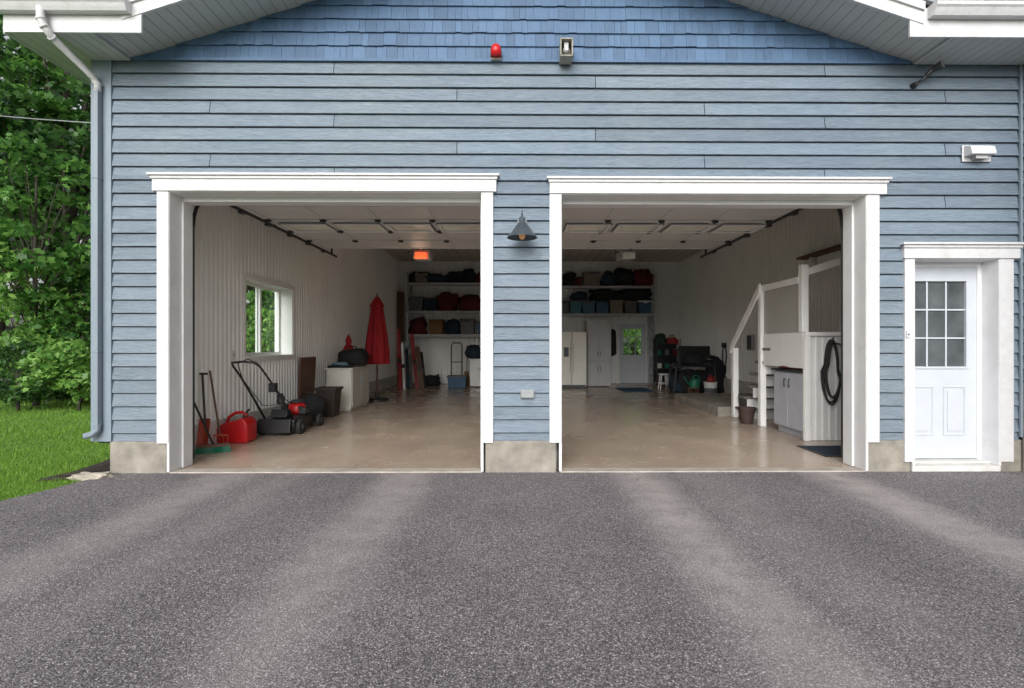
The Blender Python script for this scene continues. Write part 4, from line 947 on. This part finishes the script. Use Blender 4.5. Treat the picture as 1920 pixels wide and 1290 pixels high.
mb=MB(); mb.lathe([(.118,.22),(.02,.235)],(xx-.12,8.2,0),16); mb.build('soil',mMulch,t)
mat_(1550,1640,840,858,mRugB,'dark blue mat on the floor in front of the white landing panel')
t=thing('wooden_ledge','brown wooden ledge on the right wall above the landing','ledge',(XRW-.1,8.8,2.82))
mb=MB(); mb.box(XRW-.22,XRW-.022,7.9,9.4,2.84,2.88); mb.build('board',mWood,t)
mb=MB(); mb.box(XRW-.12,XRW-.022,8.2,8.24,2.72,2.838); mb.box(XRW-.12,XRW-.022,9.1,9.14,2.72,2.838); mb.build('bracket',mInW,t)

mb=MB(); mb.blob((-4.13,4.98,-.015),(.20,.085,.055),.5,9,18); tag(mb.build('flat_rock',mRock,smooth=False),'flat pale rock at the lawn corner beside the driveway','rock')

# ---------------- vegetation
rng=np.random.default_rng(5)
maple=np.array([(0,0,0),(.42,.08,.03),(.26,.36,.0),(.5,.62,.04),(.17,.66,0),(0,1,-.06),(-.17,.66,0),(-.5,.62,.04),(-.26,.36,0),(-.42,.08,.03)])
oval=np.array([(0,0,0),(.22,.3,.04),(.2,.65,.03),(0,1,-.05),(-.2,.65,.03),(-.22,.3,.04)])
def leaves(pos,size,shape,name,mat,parent,droop=.5,psd=.5,rsd=.6):
    n=len(pos); k=len(shape)
    az=rng.uniform(0,2*np.pi,n); pit=rng.normal(-droop,psd,n); roll=rng.normal(0,rsd,n); s=size*rng.uniform(.6,1.25,n)
    ca,sa=np.cos(az),np.sin(az); cp,sp=np.cos(pit),np.sin(pit); cr,sr=np.cos(roll),np.sin(roll)
    x=shape[None,:,0]*s[:,None]; y=shape[None,:,1]*s[:,None]; z=shape[None,:,2]*s[:,None]
    x1=x*cr[:,None]+z*sr[:,None]; z1=-x*sr[:,None]+z*cr[:,None]
    y2=y*cp[:,None]-z1*sp[:,None]; z2=y*sp[:,None]+z1*cp[:,None]
    X3=x1*ca[:,None]-y2*sa[:,None]; Y3=x1*sa[:,None]+y2*ca[:,None]
    V=np.stack([X3+pos[:,0:1],Y3+pos[:,1:2],z2+pos[:,2:3]],-1).reshape(-1,3)
    if parent is not None: V=V-np.array(wl(parent))
    me=bpy.data.meshes.new(name); me.vertices.add(n*k); me.vertices.foreach_set('co',V.astype(np.float32).ravel())
    me.loops.add(n*k); me.loops.foreach_set('vertex_index',np.arange(n*k,dtype=np.int32))
    me.polygons.add(n); me.polygons.foreach_set('loop_start',(np.arange(n)*k).astype(np.int32)); me.polygons.foreach_set('loop_total',np.full(n,k,dtype=np.int32))
    me.update(calc_edges=True); me.validate(); me.materials.append(mat)
    o=bpy.data.objects.new(name,me); C.objects.link(o)
    if parent is not None: o.parent=parent
    return o
def plant(name,lab,cat,x,y,h,rx,ry,zc,rz,ncl,nl,size,mat,shape,grp=None,tr=.16,clr=.45,droop=.5):
    t=thing(name,lab,cat,(x,y,-.03),grp)
    cl=[]
    while len(cl)<ncl:
        d=rng.normal(size=3); d/=np.linalg.norm(d); r=rng.uniform(.35,1)**.5
        c=np.array([x+rx*d[0]*r,y+ry*d[1]*r,zc+rz*d[2]*r])
        if c[2]>.22: cl.append(c)
    mb=MB(); P=[Vector((x+.12*math.sin(i*1.3)*tr*3,y+.1*math.cos(i*1.7)*tr*3,-.05+(zc+rz*.6)*i/7)) for i in range(8)]
    mb.tube(P,tr,10,r2=tr*.25); mb.build('trunk',mBark,t,smooth=True)
    mb=MB()
    for c in cl[:int(min(ncl,34))]:
        b=P[min(7,max(1,int(7*(c[2]*.65)/(zc+rz*.6))))]
        m=b.lerp(Vector(c),.5)+Vector((0,0,.15)); mb.tube([b,m,Vector(c)],tr*.3,6,r2=tr*.05)
    mb.build('limbs',mBark,t)
    pos=[]
    for c in cl:
        q=rng.normal(size=(nl,3)); q/=np.linalg.norm(q,axis=1)[:,None]; q*=rng.uniform(.1,1,(nl,1))**.6
        e=q*np.array([clr*1.5,clr*1.5,clr*.35]); e[:,2]-=.35*(e[:,0]**2+e[:,1]**2)/clr   # boughs droop at the ends
        pos.append(c+e)
    pos=np.concatenate(pos); pos=pos[pos[:,2]>.05]
    leaves(pos,size,shape,'crown',mat,t,droop)
GT='maples beside the lawn'; GH='shrubs along the lawn'
plant('maple_tree','tall dark green maple nearest the garage corner, left of the downspout','tree',-12.2,13.9,12,2.5,2.0,7.4,4.6,66,140,.18,mLeafD,maple,GT,tr=.20,clr=.70)
plant('maple_tree','tall maple with lighter leaves at the far left edge','tree',-13.4,13.2,12,2.0,1.8,6.6,4.2,50,130,.175,mLeaf,maple,GT,tr=.18,clr=.58)
plant('maple_tree','maple whose mid height branches hang over the lawn','tree',-10.3,11.0,7,1.4,1.2,3.9,1.7,30,85,.16,mLeaf,maple,GT,tr=.07,clr=.42)
plant('leafy_shrub','bright green shrub with loose twigs at the left picture edge','shrub',-10.4,10.7,4,.85,.8,2.3,1.6,28,80,.135,mLeafL,oval,GH,tr=.03,clr=.36)
plant('leafy_shrub','mid green shrub close to the garage corner behind the downspout','shrub',-9.7,11.4,4,.95,.8,1.7,1.4,36,100,.13,mLeaf,maple,GH,tr=.04,clr=.38)
plant('leafy_shrub','low drooping shrub over the lawn at the left picture edge','shrub',-9.8,10.1,2,.8,.5,.8,.6,28,90,.10,mLeafD,oval,GH,tr=.03,clr=.32)
plant('leafy_shrub','low light green shrub drooping over the lawn near the garage corner','shrub',-8.7,10.2,2,.65,.5,.85,.6,24,80,.11,mLeafL,maple,GH,tr=.03,clr=.32)
plant('leafy_shrub','dark green low shrub filling the gap under the maples','shrub',-10.6,11.9,2,1.6,.5,.7,.5,34,110,.12,mLeafD,maple,GH,tr=.03,clr=.38)
plant('maple_tree','maple seen through the large side window','tree',-8.2,16.0,8,2.2,2.0,3.2,2.6,50,120,.18,mLeaf,maple,GT,tr=.12,clr=.6)
plant('leafy_shrub','light green shrub filling the lower part of the side window view','shrub',-6.6,13.2,2.5,.9,1.0,1.5,1.1,36,90,.13,mLeafL,oval,GH,tr=.04,clr=.4)
plant('leafy_shrub','shrub with light painted into its leaves behind the rear door window','shrub',5.3,23.5,3.5,2.2,.9,1.9,1.9,50,120,.17,mLeafLit,oval,GH,tr=.05,clr=.5)
nw=22000; pos=np.stack([rng.uniform(-46,10,nw),rng.uniform(25.5,31,nw),rng.uniform(0,1,nw)**.9*21],-1)
bump_=np.array([mn.noise(Vector((p[0]*.35,p[2]*.35,p[1]*.2))) for p in pos]); pos=pos[bump_>-.30]
o=leaves(pos,.62,maple,'far_wood',mLeafW,None,.4); o['label']='dense dark wood behind the lawn'; o['category']='wood'; o['kind']='stuff'
n=170; px_=np.concatenate([rng.uniform(-4.0,4.9,110),rng.uniform(-4.15,-3.5,60)]); py_=np.concatenate([W-.06-np.abs(rng.normal(0,.22,110)),rng.uniform(3.6,4.95,60)])
o=leaves(np.stack([px_,py_,np.full(n,.004)],-1),.026,oval,'leaf_litter',mLitter,None,-.12,.05,.08); o['label']='dry brown leaf bits scattered on the driveway by the wall'; o['category']='leaf litter'; o['kind']='stuff'
def grass():
    n=120000
    Y=3.0+14*rng.uniform(0,1,n)**1.4; ex=np.interp(Y,[-4,1.5,2.9,3.8,4.2,4.55,4.8,5.0,5.2],[-5.4,-4.75,-4.52,-4.30,-4.24,-4.14,-4.10,-4.06,-4.3])
    ex=np.where(Y>5.1,CL-.10,ex)+rng.normal(0,.018,n)
    wd=np.clip(Y*1.12+ex,0.5,None)+.4
    Xx=ex-rng.uniform(0,1,n)*wd
    keep=~((((Xx+4.36)/.19)**2+((Y-5.5)/.57)**2)<.8); Xx=Xx[keep];Y=Y[keep]; n=len(Xx)
    pn=.75+.35*np.sin(Xx*3.1+Y*1.3)*np.sin(Y*2.7-Xx*1.9)
    h=rng.uniform(.016,.046,n)*(1+Y*.02)*pn; w=.0016*(1+Y*.20); a=rng.uniform(0,2*np.pi,n); lx=rng.normal(0,.018,n); ly=rng.normal(0,.018,n)
    V=np.zeros((n,3,3)); V[:,0]=np.stack([Xx-w*np.cos(a),Y-w*np.sin(a),np.full(n,-.03)],-1); V[:,1]=np.stack([Xx+w*np.cos(a),Y+w*np.sin(a),np.full(n,-.03)],-1); V[:,2]=np.stack([Xx+lx,Y+ly,h-.02],-1)
    me=bpy.data.meshes.new('grass'); me.vertices.add(n*3); me.vertices.foreach_set('co',V.astype(np.float32).ravel()); me.loops.add(n*3); me.loops.foreach_set('vertex_index',np.arange(n*3,dtype=np.int32))
    me.polygons.add(n); me.polygons.foreach_set('loop_start',(np.arange(n)*3).astype(np.int32)); me.polygons.foreach_set('loop_total',np.full(n,3,dtype=np.int32)); me.update(calc_edges=True); me.materials.append(mBlade)
    o=bpy.data.objects.new('grass',me); C.objects.link(o); o['label']='short mown green lawn grass left of the driveway'; o['category']='grass'; o['kind']='stuff'
grass()

# ---------------- light, world, camera
w=bpy.data.worlds.new('World'); bpy.context.scene.world=w; w.use_nodes=True; n=w.node_tree.nodes; l=w.node_tree.links
bg=n['Background']; sky=n.new('ShaderNodeTexSky'); sky.sky_type='NISHITA'; sky.sun_disc=False; sky.sun_elevation=math.radians(30); sky.sun_rotation=math.radians(190); sky.dust_density=4; sky.air_density=1.2
hs=n.new('ShaderNodeHueSaturation'); hs.inputs['Saturation'].default_value=.18; hs.inputs['Value'].default_value=1.2
l.new(sky.outputs[0],hs.inputs['Color']); l.new(hs.outputs[0],bg.inputs[0]); bg.inputs[1].default_value=.15
s=bpy.data.lights.new('sun','SUN'); s.energy=2.0; s.angle=math.radians(50); s.color=(1,.99,.97)
so=bpy.data.objects.new('sun',s); C.objects.link(so); so.rotation_euler=(math.radians(62),0,math.radians(-10)); so.location=(0,0,20)
xx,zz=XZ(790,478,9.7)
pl=bpy.data.lights.new('opener_bulb','POINT'); pl.energy=3; pl.color=(1,.62,.40); pl.shadow_soft_size=.12
po=bpy.data.objects.new('opener_bulb',pl); C.objects.link(po); po.location=(xx,9.5,zz-.25)
cam=bpy.data.cameras.new('camera'); cam.lens=18; cam.sensor_width=36; cam.shift_x=-(CX-960)/1920; cam.shift_y=(HY-645)/1920; cam.clip_end=1000; cam.clip_start=.05
co=bpy.data.objects.new('camera',cam); C.objects.link(co); co.location=(0,0,H); co.rotation_euler=(math.radians(90),0,-TH)
bpy.context.scene.camera=co
sc=bpy.context.scene; sc.view_settings.view_transform='Standard'; sc.view_settings.look='None'; sc.view_settings.exposure=0
